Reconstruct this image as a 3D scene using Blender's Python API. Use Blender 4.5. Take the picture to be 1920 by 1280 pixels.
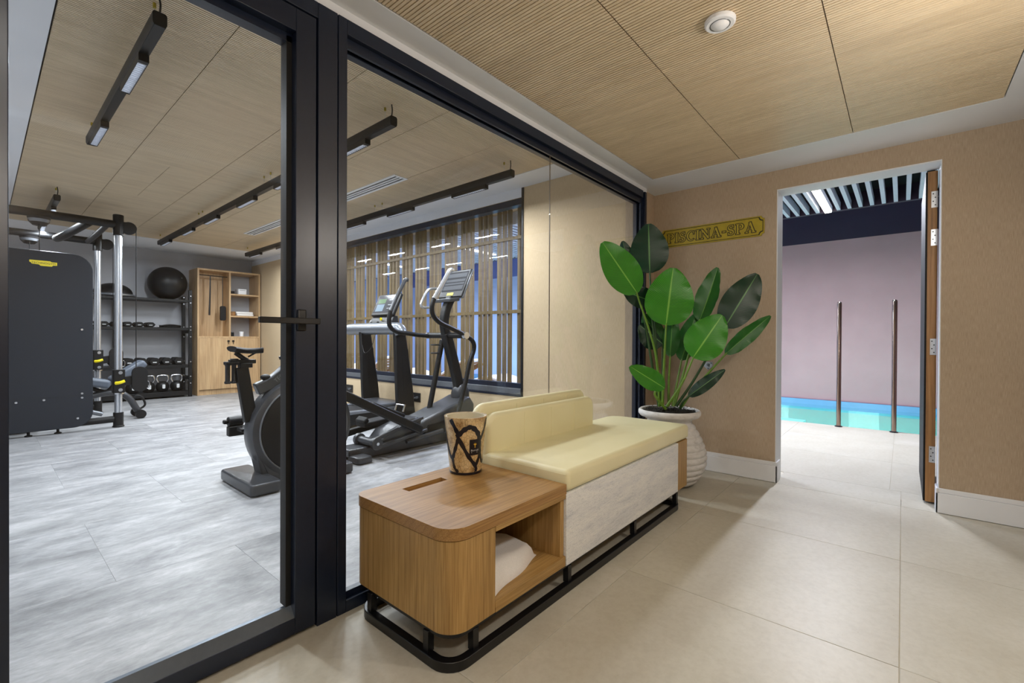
import bpy, bmesh, math, random
from mathutils import Vector, Matrix
from math import pi, sin, cos, radians
random.seed(7)
for _o in list(bpy.data.objects): bpy.data.objects.remove(_o)
SC = bpy.context.scene
COL = SC.collection

# ------------------------------------------------------------------ camera, world, light, exposure
CAM = Vector((0, 0, 1.05)); FPX = 854.69
YAW, PIT, ROL = radians(40.5773), radians(-0.3246), radians(0.2692)
_f = Vector((cos(YAW)*cos(PIT), sin(YAW)*cos(PIT), sin(PIT)))
_r = Vector((sin(YAW), -cos(YAW), 0)); _u = _r.cross(_f)
RIGHT = cos(ROL)*_r + sin(ROL)*_u; UP = -sin(ROL)*_r + cos(ROL)*_u; FWD = _f
cd = bpy.data.cameras.new('camera'); cam = bpy.data.objects.new('camera', cd); COL.objects.link(cam)
cd.sensor_width = 36; cd.sensor_fit = 'HORIZONTAL'; cd.lens = 36*FPX/1920; cd.clip_start = 0.02
cam.matrix_world = Matrix(((RIGHT.x, UP.x, -FWD.x, CAM.x), (RIGHT.y, UP.y, -FWD.y, CAM.y), (RIGHT.z, UP.z, -FWD.z, CAM.z), (0, 0, 0, 1)))
SC.camera = cam
def at(px, py, d):
    """the point that stands d metres in front of the camera at a pixel of the 1920x1280 frame"""
    return CAM + d*(FWD + RIGHT*((px-960)/FPX) - UP*((py-640)/FPX))
def atY(px, py, y):
    q = at(px, py, 1)-CAM; return CAM + q*((y-CAM.y)/q.y)
def atX(px, py, x):
    q = at(px, py, 1)-CAM; return CAM + q*((x-CAM.x)/q.x)

SC.view_settings.view_transform = 'Standard'; SC.view_settings.look = 'None'
SC.view_settings.gamma = 1.0; SC.view_settings.use_curve_mapping = False
SC.view_settings.exposure = 0.0
SC.cycles.max_bounces = 7; SC.cycles.diffuse_bounces = 4; SC.cycles.glossy_bounces = 3; SC.cycles.transparent_max_bounces = 14
SC.cycles.caustics_reflective = False; SC.cycles.caustics_refractive = False
SC.cycles.sample_clamp_indirect = 6.0; SC.cycles.use_adaptive_sampling = True; SC.cycles.adaptive_threshold = 0.05
W = bpy.data.worlds.new('world'); SC.world = W; W.use_nodes = True
W.node_tree.nodes['Background'].inputs[0].default_value = (0.6, 0.65, 0.75, 1); W.node_tree.nodes['Background'].inputs[1].default_value = 0.05

def lamp(name, loc, power, sx, sy, col=(1, 1, 1), direction=(0, 0, -1), spread=180):
    ld = bpy.data.lights.new(name, 'AREA'); ld.energy = power; ld.shape = 'RECTANGLE'; ld.size = sx; ld.size_y = sy
    ld.color = col; ld.spread = radians(spread)
    o = bpy.data.objects.new(name, ld); COL.objects.link(o); o.location = loc
    o.rotation_euler = Vector(direction).to_track_quat('-Z', 'Y').to_euler()
    return o
WARM = (1.0, 0.965, 0.91); COOL = (0.88, 0.94, 1.0); POOLB = (0.70, 0.78, 1.0)
def bulb(name, loc, power, radius, col, kind='POINT', direction=(0, 0, -1), cone=150, blend=0.6):
    ld = bpy.data.lights.new(name, kind); ld.energy = power; ld.shadow_soft_size = radius; ld.color = col
    if kind == 'SPOT': ld.spot_size = radians(cone); ld.spot_blend = blend
    o = bpy.data.objects.new(name, ld); COL.objects.link(o); o.location = loc
    o.rotation_euler = Vector(direction).to_track_quat('-Z', 'Y').to_euler(); return o
# corridor: unseen wall lamp and key lamp inferred from shadows; ceiling spots added fill
bulb('corridor_unseen_lamp', (1.86, -0.40, 1.80), 25, 0.05, WARM)
bulb('corridor_unseen_lamp', (-0.06, -0.44, 1.84), 27, 0.06, WARM)
bulb('corridor_fill_spot', (-0.9, 0.3, 2.27), 16, 0.05, WARM, 'SPOT')
bulb('corridor_fill_spot', (0.04, 0.52, 2.28), 20, 0.03, WARM, 'SPOT')
# pendant tracks of the gym (one lamp for each two metre unit)
for _x, _ys in ((0.53, (2.55, 6.62)), (1.777, (2.556, 4.56, 6.57)), (3.0, (2.57, 4.58, 6.6))):
    for _y in _ys:
        for _m in (0.55, 1.63): lamp('track_light_beam', (_x, _y+_m, 2.408), 21, 0.034, 0.40, COOL)
# linear lights in the slatted ceiling of the pool hall
lamp('pool_light_beam', (6.1, 0.69, 2.56), 118, 1.1, 0.08, (0.84, 0.88, 1.0))
for _y in (3.2, 5.7, 8.2, 10.7): lamp('pool_light_beam', (5.6, _y, 2.56), 125, 1.1, 0.08, POOLB)
# added unseen lamps under the water that make the pool glow
for _y in (-1.0, 0.6, 2.2, 5.0, 8.0): lamp('pool_glow_fill', (7.0, _y, -0.55), 26, 0.5, 0.5, (0.72, 1, 0.95), (1, 0, 0))

# ------------------------------------------------------------------ materials
MATS = {}
def srgb(r, g, b):
    return tuple((c/255/12.92 if c/255 <= 0.04045 else ((c/255+0.055)/1.055)**2.4) for c in (r, g, b)) + (1,)
class NT:
    def __init__(s, name):
        s.m = bpy.data.materials.new(name); s.m.use_nodes = True; s.t = s.m.node_tree; s.n = s.t.nodes; s.l = s.t.links
        s.b = s.n['Principled BSDF']; s.out = s.n['Material Output']; MATS[name] = s.m
    def node(s, ty, **kw):
        n = s.n.new(ty)
        for k, v in kw.items():
            if hasattr(n, k): setattr(n, k, v)
        return n
    def coords(s, kind='Object', scale=(1, 1, 1), rand=True, rot=(0, 0, 0)):
        tc = s.node('ShaderNodeTexCoord'); mp = s.node('ShaderNodeMapping'); mp.inputs['Scale'].default_value = scale; mp.inputs['Rotation'].default_value = rot
        s.l.new(tc.outputs[kind], mp.inputs['Vector'])
        if rand:
            oi = s.node('ShaderNodeObjectInfo'); ml = s.node('ShaderNodeMath', operation='MULTIPLY'); ml.inputs[1].default_value = 37.0
            s.l.new(oi.outputs['Random'], ml.inputs[0]); cb = s.node('ShaderNodeCombineXYZ')
            for i in range(3): s.l.new(ml.outputs[0], cb.inputs[i])
            s.l.new(cb.outputs[0], mp.inputs['Location'])
        return mp.outputs[0]
    def noise(s, vec, scale, detail=4, rough=0.55, dist=0.0):
        n = s.node('ShaderNodeTexNoise'); n.inputs['Scale'].default_value = scale; n.inputs['Detail'].default_value = detail
        n.inputs['Roughness'].default_value = rough; n.inputs['Distortion'].default_value = dist
        s.l.new(vec, n.inputs['Vector']); return n.outputs['Fac']
    def ramp(s, fac, stops):
        r = s.node('ShaderNodeValToRGB'); e = r.color_ramp.elements
        e[0].position, e[0].color = stops[0]; e[1].position, e[1].color = stops[-1]
        for p, c in stops[1:-1]:
            k = e.new(p); k.color = c
        s.l.new(fac, r.inputs[0]); return r.outputs[0]
    def mix(s, fac, a, b, mode='MIX'):
        m = s.node('ShaderNodeMix', data_type='RGBA', blend_type=mode)
        for sock, v in ((m.inputs[0], fac), (m.inputs[6], a), (m.inputs[7], b)):
            if hasattr(v, 'is_linked') or hasattr(v, 'links'): s.l.new(v, sock)
            else: sock.default_value = v
        return m.outputs[2]
    def bump(s, h, strength=0.3, dist=0.002):
        b = s.node('ShaderNodeBump'); b.inputs['Strength'].default_value = strength; b.inputs['Distance'].default_value = dist
        s.l.new(h, b.inputs['Height']); s.l.new(b.outputs[0], s.b.inputs['Normal'])
    def color(s, c):
        if isinstance(c, tuple): s.b.inputs['Base Color'].default_value = c
        else: s.l.new(c, s.b.inputs['Base Color'])
    def set(s, **kw):
        for k, v in kw.items(): s.b.inputs[{'rough': 'Roughness', 'metal': 'Metallic', 'spec': 'Specular IOR Level', 'coat': 'Coat Weight', 'sheen': 'Sheen Weight', 'croughness': 'Coat Roughness'}[k]].default_value = v
        return s
def plain(name, col, rough=0.5, metal=0.0, vary=0.06, scale=30, bump=0.0, **kw):
    """a single colour with slight procedural unevenness"""
    n = NT(name); v = n.coords(); f = n.noise(v, scale, 3)
    c = srgb(*col); lo = tuple(x*(1-vary) for x in c[:3])+(1,); hi = tuple(min(1, x*(1+vary)) for x in c[:3])+(1,)
    n.color(n.ramp(f, [(0.3, lo), (0.7, hi)])); n.set(rough=rough, metal=metal, **kw)
    if bump: n.bump(f, bump, 0.001)
    return n.m
def wood(name, dark, mid, light, axis, freq=60, stretch=0.035, rough=0.45, figure=True, calm=0.86):
    n = NT(name); sc = [1, 1, 1]; sc[axis] = stretch
    v = n.coords(scale=tuple(sc)); f = n.noise(v, freq, 5, 0.6, 0.2)
    sc2 = [1, 1, 1]; sc2[axis] = 0.16
    v2 = n.coords(scale=tuple(sc2)); g = n.noise(v2, 7, 3, 0.5, 1.2)
    c = n.ramp(f, [(0.28, srgb(*dark)), (0.5, srgb(*mid)), (0.72, srgb(*light))])
    c2 = n.ramp(g, [(0.35, (calm, calm-0.015, calm-0.04, 1)), (0.65, (1.04, 1.035, 1.02, 1))])
    c = n.mix(1.0, c, c2, 'MULTIPLY')
    if figure:
        v3 = n.coords(scale=tuple(sc2)); w = n.node('ShaderNodeTexWave', wave_type='RINGS', rings_direction='XYZ'[axis]); w.inputs['Scale'].default_value = 14; w.inputs['Distortion'].default_value = 4; w.inputs['Detail'].default_value = 3; w.inputs['Detail Scale'].default_value = 1.4
        n.l.new(v3, w.inputs['Vector'])
        c = n.mix(1.0, c, n.ramp(w.outputs['Fac'], [(0.0, (0.88, 0.85, 0.80, 1)), (0.4, (1, 1, 1, 1))]), 'MULTIPLY')
    n.color(c); n.set(rough=rough); n.bump(f, 0.12, 0.0006); return n.m

wood('ceiling_wood_x', (204, 184, 152), (217, 198, 168), (227, 210, 182), 0, 120, 0.03, 0.40, False, 0.93)
wood('ceiling_wood_y', (204, 184, 152), (217, 198, 168), (227, 210, 182), 1, 120, 0.03, 0.40, False, 0.93)
wood('oak_z', (146, 112, 60), (174, 138, 82), (192, 158, 102), 2, 260, 0.02)
wood('oak_x', (146, 112, 60), (174, 138, 82), (192, 158, 102), 0, 260, 0.02)
wood('oak_top', (130, 94, 50), (162, 122, 70), (180, 142, 88), 0, 240, 0.02, 0.38)
wood('cabinet_oak', (172, 138, 100), (194, 162, 122), (206, 176, 136), 2, 70, 0.03, 0.45, False)
wood('slat_wood', (104, 82, 44), (134, 110, 64), (154, 130, 82), 2, 80, 0.03, 0.5, False)
wood('door_edge_wood', (120, 82, 40), (150, 106, 58), (168, 124, 74), 2, 70, 0.04, 0.5, False)
wood('lounger_wood', (120, 84, 50), (150, 110, 72), (172, 134, 96), 1, 60, 0.05, 0.5, False)

def wallpaper(name, lo, mid, hi, ax):
    n = NT(name); sc = [1, 1, 1]; sc[2] = 0.04
    f = n.noise(n.coords(scale=tuple(sc), rand=False), 520, 3, 0.6); g = n.noise(n.coords(scale=(1, 1, 1), rand=False), 420, 2)
    k = n.mix(0.35, f, g)
    big = n.noise(n.coords(rand=False), 1.3, 2)
    c = n.ramp(k, [(0.32, srgb(*lo)), (0.5, srgb(*mid)), (0.68, srgb(*hi))])
    c = n.mix(1.0, c, n.ramp(big, [(0.3, (0.95, 0.95, 0.94, 1)), (0.7, (1.03, 1.03, 1.03, 1))]), 'MULTIPLY')
    n.color(c); n.set(rough=0.75, spec=0.3); n.bump(k, 0.25, 0.0008); return n.m
wallpaper('beige_wallpaper', (159, 139, 116), (180, 160, 136), (195, 176, 153), 1)
wallpaper('gym_wallpaper', (182, 160, 128), (203, 181, 148), (216, 196, 165), 1)
plain('white_paint', (226, 228, 232), 0.6, 0, 0.02, 4)
plain('gym_grey_paint', (176, 178, 184), 0.6, 0, 0.03, 3)
plain('white_skirting', (232, 233, 236), 0.35, 0, 0.02, 5)
plain('black_aluminium', (20, 29, 47), 0.32, 0.0, 0.10, 60, 0.04)
plain('bead_floor_reflection', (84, 92, 102), 0.3, 0.6, 0.06, 40)  # lighter grey holds the floor's reflection on the black bead
plain('black_gap', (8, 8, 9), 0.6)
plain('black_steel', (13, 13, 15), 0.32, 0.0, 0.1, 50)
plain('machine_black', (17, 18, 20), 0.42, 0.0, 0.08, 80, 0.04, spec=0.3)
plain('machine_charcoal', (66, 68, 72), 0.32, 0.25, 0.06, 60, 0.03)
plain('machine_panel', (38, 42, 49), 0.55, 0.0, 0.03, 12, spec=0.25)
plain('machine_grey', (120, 124, 130), 0.3, 0.5, 0.05, 40)
plain('aluminium', (204, 208, 214), 0.26, 0.8, 0.03, 3)
plain('chrome', (214, 216, 220), 0.14, 1.0, 0.02, 20)
plain('rubber_black', (14, 14, 16), 0.6, 0, 0.1, 60, 0.08, spec=0.3)
plain('pad_grey', (84, 92, 104), 0.45, 0, 0.06, 40, 0.05)
plain('yellow_plastic', (236, 214, 20), 0.4)
plain('print_dark', (24, 22, 12), 0.5)
plain('print_light', (212, 214, 216), 0.4)
plain('screen_dark', (18, 20, 26), 0.5, spec=0.08)
plain('orange_ring', (214, 96, 40), 0.4)
plain('brass', (172, 152, 40), 0.4, 0.15, 0.10, 14)
plain('brass_letter', (180, 160, 48), 0.4, 0.2, 0.06, 30)
plain('sign_outline', (20, 16, 6), 0.6)
plain('steel_plate', (190, 194, 200), 0.3, 0.9, 0.05, 30)
plain('rail_steel', (150, 132, 120), 0.12, 1.0, 0.04, 10)
plain('towel_white', (236, 234, 232), 0.95, 0, 0.05, 220, 0.6, sheen=0.4)
plain('soil', (26, 22, 14), 0.95, 0, 0.4, 60, 0.9)
plain('plastic_white', (238, 240, 244), 0.3, 0, 0.02, 20)
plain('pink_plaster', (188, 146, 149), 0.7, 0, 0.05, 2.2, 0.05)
plain('blue_lit_plaster', (200, 210, 242), 0.7, 0, 0.04, 2.0, 0.04)  # blue light on the pool walls is put into this colour
plain('navy_shadow', (50, 38, 58), 0.6, 0, 0.06, 3)  # shadow high above the pool is put into this navy
plain('pool_tile', (120, 222, 214), 0.3, 0, 0.05, 6)
plain('pool_coping', (112, 160, 205), 0.35, 0, 0.05, 4)
plain('ceiling_void', (12, 12, 14), 0.9)
plain('slat_white', (206, 210, 226), 0.5, 0, 0.03, 10)
plain('screw_metal', (196, 198, 204), 0.25, 0.9)
plain('cushion_white', (232, 232, 236), 0.8, 0, 0.03, 60, 0.2)
plain('bin_inside', (206, 196, 170), 0.5, 0, 0.04, 30)
plain('ink_black', (16, 14, 26), 0.3, 0, 0.2, 40)
plain('gold_print', (222, 178, 56), 0.35)
plain('stem_green', (96, 132, 40), 0.45, 0, 0.12, 24)
plain('stem_dark', (44, 74, 34), 0.45, 0, 0.12, 24)
plain('glass_edge', (120, 104, 84), 0.3)
plain('blue_lit_plaster_dim', (112, 122, 178), 0.7, 0, 0.05, 2)  # dimmer copy of the blue-lit plaster; weaker light put into the colour
plain('screen_green', (92, 156, 92), 0.3); plain('screen_blue', (140, 178, 214), 0.3)
plain('louvre_white', (210, 216, 228), 0.3, 0.3)

n = NT('leather_cream'); v = n.coords(rand=False); f = n.noise(v, 420, 3); g = n.noise(v, 3, 2)
n.color(n.ramp(g, [(0.3, srgb(228, 220, 178)), (0.7, srgb(235, 228, 190))])); n.set(rough=0.42, spec=0.4); n.bump(f, 0.10, 0.0006)

n = NT('travertine'); v = n.coords(scale=(0.30, 1, 2.2), rand=False, rot=(0, radians(-10), 0)); a = n.noise(v, 7, 8, 0.7, 0.5); b = n.noise(v, 95, 5, 0.7); d = n.noise(n.coords(scale=(1, 1, 1.6), rand=False), 230, 2)
c = n.ramp(a, [(0.3, srgb(206, 209, 214)), (0.44, srgb(228, 229, 231)), (0.56, srgb(238, 238, 237)), (0.75, srgb(242, 241, 238))])
c = n.mix(1.0, c, n.ramp(b, [(0.30, (0.74, 0.76, 0.79, 1)), (0.48, (1, 1, 1, 1))]), 'MULTIPLY')
c = n.mix(0.8, c, n.ramp(d, [(0.34, (0.55, 0.56, 0.6, 1)), (0.45, (1, 1, 1, 1))]), 'MULTIPLY'); n.color(c); n.set(rough=0.6); n.bump(b, 0.3, 0.0015)

n = NT('limestone_tile'); v = n.coords(); a = n.noise(v, 2.2, 5, 0.6); b = n.noise(v, 40, 4, 0.65); s = n.noise(n.coords(scale=(1, 2.2, 1)), 46, 2, 0.5)
c = n.ramp(a, [(0.3, srgb(184, 178, 162)), (0.55, srgb(192, 187, 172)), (0.75, srgb(199, 194, 181))])
c = n.mix(1.0, c, n.ramp(b, [(0.3, (0.93, 0.92, 0.90, 1)), (0.6, (1.02, 1.02, 1.02, 1))]), 'MULTIPLY')
c = n.mix(0.8, c, n.ramp(s, [(0.20, (0.74, 0.68, 0.56, 1)), (0.27, (1, 1, 1, 1))]), 'MULTIPLY')
n.color(c); n.set(rough=0.42, spec=0.4); n.bump(b, 0.05, 0.001)

plain('tile_joint', (206, 200, 184), 0.8, 0, 0.04, 30)
n = NT('vinyl_concrete'); v = n.coords(scale=(0.42, 1, 1)); a = n.noise(v, 5.5, 10, 0.72, 0.25); b = n.noise(v, 60, 6, 0.75); sp = n.noise(n.coords(scale=(0.6, 1, 1)), 13, 8, 0.8, 0.4)
c = n.ramp(a, [(0.30, srgb(122, 123, 125)), (0.48, srgb(158, 159, 161)), (0.68, srgb(194, 194, 196))])
c = n.mix(1.0, c, n.ramp(b, [(0.32, (0.82, 0.82, 0.82, 1)), (0.62, (1.04, 1.04, 1.04, 1))]), 'MULTIPLY')
c = n.mix(1.0, c, n.ramp(sp, [(0.56, (1, 1, 1, 1)), (0.72, (1.26, 1.26, 1.26, 1))]), 'MULTIPLY')
n.color(c); n.set(rough=0.42, spec=0.4); n.bump(b, 0.06, 0.001)
plain('vinyl_joint', (205, 205, 206), 0.7)

n = NT('pot_stone'); v = n.coords(scale=(1, 1, 2.2), rand=False); a = n.noise(v, 16, 6, 0.65); b = n.noise(v, 120, 3)
n.color(n.ramp(a, [(0.28, srgb(176, 172, 167)), (0.42, srgb(208, 205, 202)), (0.7, srgb(226, 224, 222))])); n.set(rough=0.85); n.bump(a, 0.4, 0.006)

n = NT('bark_print'); v = n.coords(scale=(1, 1, 0.8), rand=False); vo = n.node('ShaderNodeTexVoronoi', feature='DISTANCE_TO_EDGE'); vo.inputs['Scale'].default_value = 62; n.l.new(v, vo.inputs['Vector']); a = n.noise(v, 26, 5, 0.7)
c = n.ramp(a, [(0.32, srgb(150, 112, 62)), (0.5, srgb(204, 176, 126)), (0.7, srgb(222, 200, 156))])
c = n.mix(1.0, c, n.ramp(vo.outputs['Distance'], [(0.0, (0.30, 0.24, 0.18, 1)), (0.045, (1, 1, 1, 1))]), 'MULTIPLY'); n.color(c); n.set(rough=0.28, coat=0.5)

def leafmat(name, lo, hi, rib):
    n = NT(name); tc = n.node('ShaderNodeTexCoord'); sx = n.node('ShaderNodeSeparateXYZ'); n.l.new(tc.outputs['UV'], sx.inputs[0])
    ab = n.node('ShaderNodeMath', operation='ABSOLUTE'); n.l.new(sx.outputs[0], ab.inputs[0])
    q = n.node('ShaderNodeMath', operation='MULTIPLY_ADD'); n.l.new(ab.outputs[0], q.inputs[0]); q.inputs[1].default_value = -0.22; n.l.new(sx.outputs[1], q.inputs[2])
    m = n.node('ShaderNodeMath', operation='MULTIPLY'); n.l.new(q.outputs[0], m.inputs[0]); m.inputs[1].default_value = 230
    s = n.node('ShaderNodeMath', operation='SINE'); n.l.new(m.outputs[0], s.inputs[0])
    s2 = n.node('ShaderNodeMath', operation='MULTIPLY_ADD'); n.l.new(s.outputs[0], s2.inputs[0]); s2.inputs[1].default_value = 0.5; s2.inputs[2].default_value = 0.5
    c = n.ramp(s2.outputs[0], [(0.0, srgb(*lo)), (0.9, srgb(*hi))])
    g = n.noise(n.coords(), 9, 3); c = n.mix(1.0, c, n.ramp(g, [(0.3, (0.85, 0.88, 0.8, 1)), (0.7, (1.06, 1.06, 1.0, 1))]), 'MULTIPLY')
    c = n.mix(n.ramp(ab.outputs[0], [(0.02, (1, 1, 1, 1)), (0.05, (0, 0, 0, 1))]), c, srgb(*rib))
    n.color(c); n.set(rough=0.36, spec=0.45); n.bump(s2.outputs[0], 0.35, 0.001); return n.m
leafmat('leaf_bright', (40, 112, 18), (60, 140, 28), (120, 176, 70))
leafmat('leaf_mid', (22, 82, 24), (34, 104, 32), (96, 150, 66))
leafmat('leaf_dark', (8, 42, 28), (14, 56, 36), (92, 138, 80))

def glassmat(name, tint=(1, 1, 1, 1), ior=1.45, rough=0.0):
    n = NT(name); n.n.remove(n.b); tr = n.node('ShaderNodeBsdfTransparent'); tr.inputs[0].default_value = tint
    gl = n.node('ShaderNodeBsdfGlossy'); gl.inputs['Roughness'].default_value = rough; lw = n.node('ShaderNodeLayerWeight'); lw.inputs[0].default_value = 0.5
    pw = n.node('ShaderNodeMath', operation='POWER'); n.l.new(lw.outputs['Facing'], pw.inputs[0]); pw.inputs[1].default_value = 4.0
    f0 = ((ior-1)/(ior+1))**2; ma = n.node('ShaderNodeMath', operation='MULTIPLY_ADD'); n.l.new(pw.outputs[0], ma.inputs[0]); ma.inputs[1].default_value = 1-f0; ma.inputs[2].default_value = f0
    mx = n.node('ShaderNodeMixShader'); n.l.new(ma.outputs[0], mx.inputs[0]); n.l.new(tr.outputs[0], mx.inputs[1]); n.l.new(gl.outputs[0], mx.inputs[2]); n.l.new(mx.outputs[0], n.out.inputs[0]); return n.m
glassmat('clear_glass', (0.985, 0.99, 0.99, 1), 1.28)
glassmat('window_glass', (0.93, 0.95, 1.0, 1), 1.25)
glassmat('pool_water', (0.78, 0.96, 0.95, 1), 1.33, 0.02)
def emit(name, col, strength, base=0.8):
    n = NT(name); n.color((base, base, base, 1)); n.set(rough=0.15 if base < 0.1 else 0.5); n.b.inputs['Emission Color'].default_value = col; n.b.inputs['Emission Strength'].default_value = strength; return n.m
emit('lamp_glow', (0.92, 0.95, 1, 1), 2.2); emit('pool_lamp_glow', (1, 0.93, 0.8, 1), 16.0); emit('screen_glow', (0.10, 0.12, 0.18, 1), 0.35, 0.02)
emit('screen_glow_green', (0.22, 0.5, 0.2, 1), 0.6, 0.03); emit('screen_glow_blue', (0.4, 0.62, 0.85, 1), 0.7, 0.03)

# ------------------------------------------------------------------ mesh helpers
def sharp(me, ang=35):
    me.shade_smooth()
    try: me.set_sharp_from_angle(angle=radians(ang))
    except Exception: pass
def rr(u0, v0, u1, v1, r, seg=5):
    """rounded rectangle outline; r one radius or four (lower left, lower right, upper right, upper left)"""
    if not isinstance(r, (tuple, list)): r = (r,)*4
    out = []
    for (cx, cy, a0, q) in ((u0, v0, pi, r[0]), (u1, v0, 1.5*pi, r[1]), (u1, v1, 0, r[2]), (u0, v1, .5*pi, r[3])):
        if q <= 1e-6: out.append((cx, cy)); continue
        ox = cx + (q if cx == u0 else -q); oy = cy + (q if cy == v0 else -q)
        for k in range(seg+1):
            a = a0 + .5*pi*k/seg; out.append((ox+q*cos(a), oy+q*sin(a)))
    return out
def circ(r, n=16, ru=None): return [(r*cos(2*pi*k/n), (ru or r)*sin(2*pi*k/n)) for k in range(n)]
def frame_of(d):
    d = Vector(d).normalized(); a = Vector((0, 0, 1)) if abs(d.z) < 0.9 else Vector((1, 0, 0))
    u = d.cross(a).normalized(); return u, d.cross(u).normalized()
def smooth_path(pts, n=6):
    p = [Vector(q) for q in pts]; p = [2*p[0]-p[1]]+p+[2*p[-1]-p[-2]]; out = []
    for i in range(1, len(p)-2):
        for k in range(n):
            t = k/n; a, b, c, d = p[i-1:i+3]
            out.append(0.5*((2*b)+(c-a)*t+(2*a-5*b+4*c-d)*t*t+(3*b-a-3*c+d)*t**3))
    out.append(p[-2]); return out
class MB:
    def __init__(s): s.v = []; s.f = []; s.uv = {}
    def add(s, vs, fs):
        k = len(s.v); s.v += [tuple(q) for q in vs]; s.f += [tuple(i+k for i in f) for f in fs]; return s
    def box(s, x0, y0, z0, x1, y1, z1):
        return s.add([(x0, y0, z0), (x1, y0, z0), (x1, y1, z0), (x0, y1, z0), (x0, y0, z1), (x1, y0, z1), (x1, y1, z1), (x0, y1, z1)],
                     [(0, 3, 2, 1), (4, 5, 6, 7), (0, 1, 5, 4), (1, 2, 6, 5), (2, 3, 7, 6), (3, 0, 4, 7)])
    def obox(s, c, ax, ay, az):
        """box about centre c with half axes"""
        c = Vector(c); ax = Vector(ax); ay = Vector(ay); az = Vector(az)
        vs = [c+sx*ax+sy*ay+sz*az for sz in (-1, 1) for (sx, sy) in ((-1, -1), (1, -1), (1, 1), (-1, 1))]
        return s.add(vs, [(0, 3, 2, 1), (4, 5, 6, 7), (0, 1, 5, 4), (1, 2, 6, 5), (2, 3, 7, 6), (3, 0, 4, 7)])
    def prism(s, poly, axis, a, b):
        m = {'x': lambda u, v, t: (t, u, v), 'y': lambda u, v, t: (u, t, v), 'z': lambda u, v, t: (u, v, t)}[axis]; k = len(poly)
        return s.add([m(u, v, a) for u, v in poly]+[m(u, v, b) for u, v in poly],
                     [tuple(range(k))[::-1], tuple(range(k, 2*k))]+[(i, (i+1) % k, (i+1) % k+k, i+k) for i in range(k)])
    def loft(s, rings, cap=True, closed=False):
        k = len(rings[0]); vs = [q for r in rings for q in r]; n = len(rings); fs = []
        for j in range(n if closed else n-1):
            for i in range(k):
                a = j*k+i; b = j*k+(i+1) % k; j2 = (j+1) % n; fs.append((a, b, j2*k+(i+1) % k, j2*k+i))
        if cap and not closed: fs += [tuple(range(k))[::-1], tuple(range((n-1)*k, n*k))]
        return s.add(vs, fs)
    def tube(s, pts, r, n=10, smooth=0, cap=True, closed=False, ru=None):
        p = smooth_path(pts, smooth) if smooth else [Vector(q) for q in pts]; m = len(p)
        rad = r if isinstance(r, (list, tuple)) else None; rings = []; u = None
        for i in range(m):
            if closed: d = (p[(i+1) % m]-p[i-1])
            else: d = p[min(i+1, m-1)]-p[max(i-1, 0)]
            d.normalize()
            if u is None: u, w = frame_of(d)
            else:
                u = (u-d*u.dot(d)).normalized(); w = d.cross(u).normalized()
            q = (rad[0]+(rad[1]-rad[0])*i/(m-1)) if rad else r
            rings.append([p[i]+u*(q*cos(2*pi*k/n))+w*((q if ru is None else ru)*sin(2*pi*k/n)) for k in range(n)])
        return s.loft(rings, cap, closed)
    def cyl(s, a, b, r, n=16, r2=None): return s.tube([a, b], (r, r2 if r2 is not None else r), n)
    def bar(s, pts, w, h, side, smooth=0):
        """rectangular section swept along pts; side = direction of the width"""
        p = smooth_path(pts, smooth) if smooth else [Vector(q) for q in pts]; sd = Vector(side).normalized(); rings = []
        for i in range(len(p)):
            d = (p[min(i+1, len(p)-1)]-p[max(i-1, 0)]).normalized(); t = d.cross(sd).normalized()
            rings.append([p[i]+sd*(w/2*a)+t*(h/2*b) for a, b in ((-1, -1), (1, -1), (1, 1), (-1, 1))])
        return s.loft(rings)
    def lathe(s, prof, c=(0, 0, 0), n=32, cap=True):
        return s.loft([[(c[0]+r*cos(2*pi*k/n), c[1]+r*sin(2*pi*k/n), c[2]+z) for k in range(n)] for r, z in prof], cap)
    def ball(s, c, r, n=20, m=12, sz=None):
        pr = [(r*max(1e-4, sin(pi*k/m)), -(sz or r)*cos(pi*k/m)) for k in range(m+1)]; return s.lathe(pr, c, n)
    def dome(s, c, r, h, n=24, m=6):
        return s.lathe([(r*cos(.5*pi*k/m)+1e-4, h*sin(.5*pi*k/m)) for k in range(m+1)], c, n)
def pillow(poly, axis, a, b, r, n=5):
    """prism of a convex outline with rounded rims"""
    m = {'x': lambda u, v, t: (t, u, v), 'y': lambda u, v, t: (u, t, v), 'z': lambda u, v, t: (u, v, t)}[axis]; k = len(poly); nr = []
    ar = sum(poly[i][0]*poly[(i+1) % k][1]-poly[(i+1) % k][0]*poly[i][1] for i in range(k)); sg = 1 if ar > 0 else -1
    for i in range(k):
        p, q, w = Vector(poly[i-1]), Vector(poly[i]), Vector(poly[(i+1) % k]); e1 = (q-p).normalized(); e2 = (w-q).normalized()
        n1 = Vector((-e1.y, e1.x))*sg; n2 = Vector((-e2.y, e2.x))*sg; h = (n1+n2); h.normalize(); nr.append(h/max(0.5, h.dot(n1)))
    rings = []
    for j in range(2*n+2):
        if j <= n: th = .5*pi*j/n; ins = r*(1-sin(th)); t = a+r*(1-cos(th))
        else: th = .5*pi*(2*n+1-j)/n; ins = r*(1-sin(th)); t = b-r*(1-cos(th))
        rings.append([m(poly[i][0]+nr[i].x*ins, poly[i][1]+nr[i].y*ins, t) for i in range(k)])
    return MB().loft(rings)
def root_loc(o):
    while o.parent: o = o.parent
    return Vector(o.location)
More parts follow.
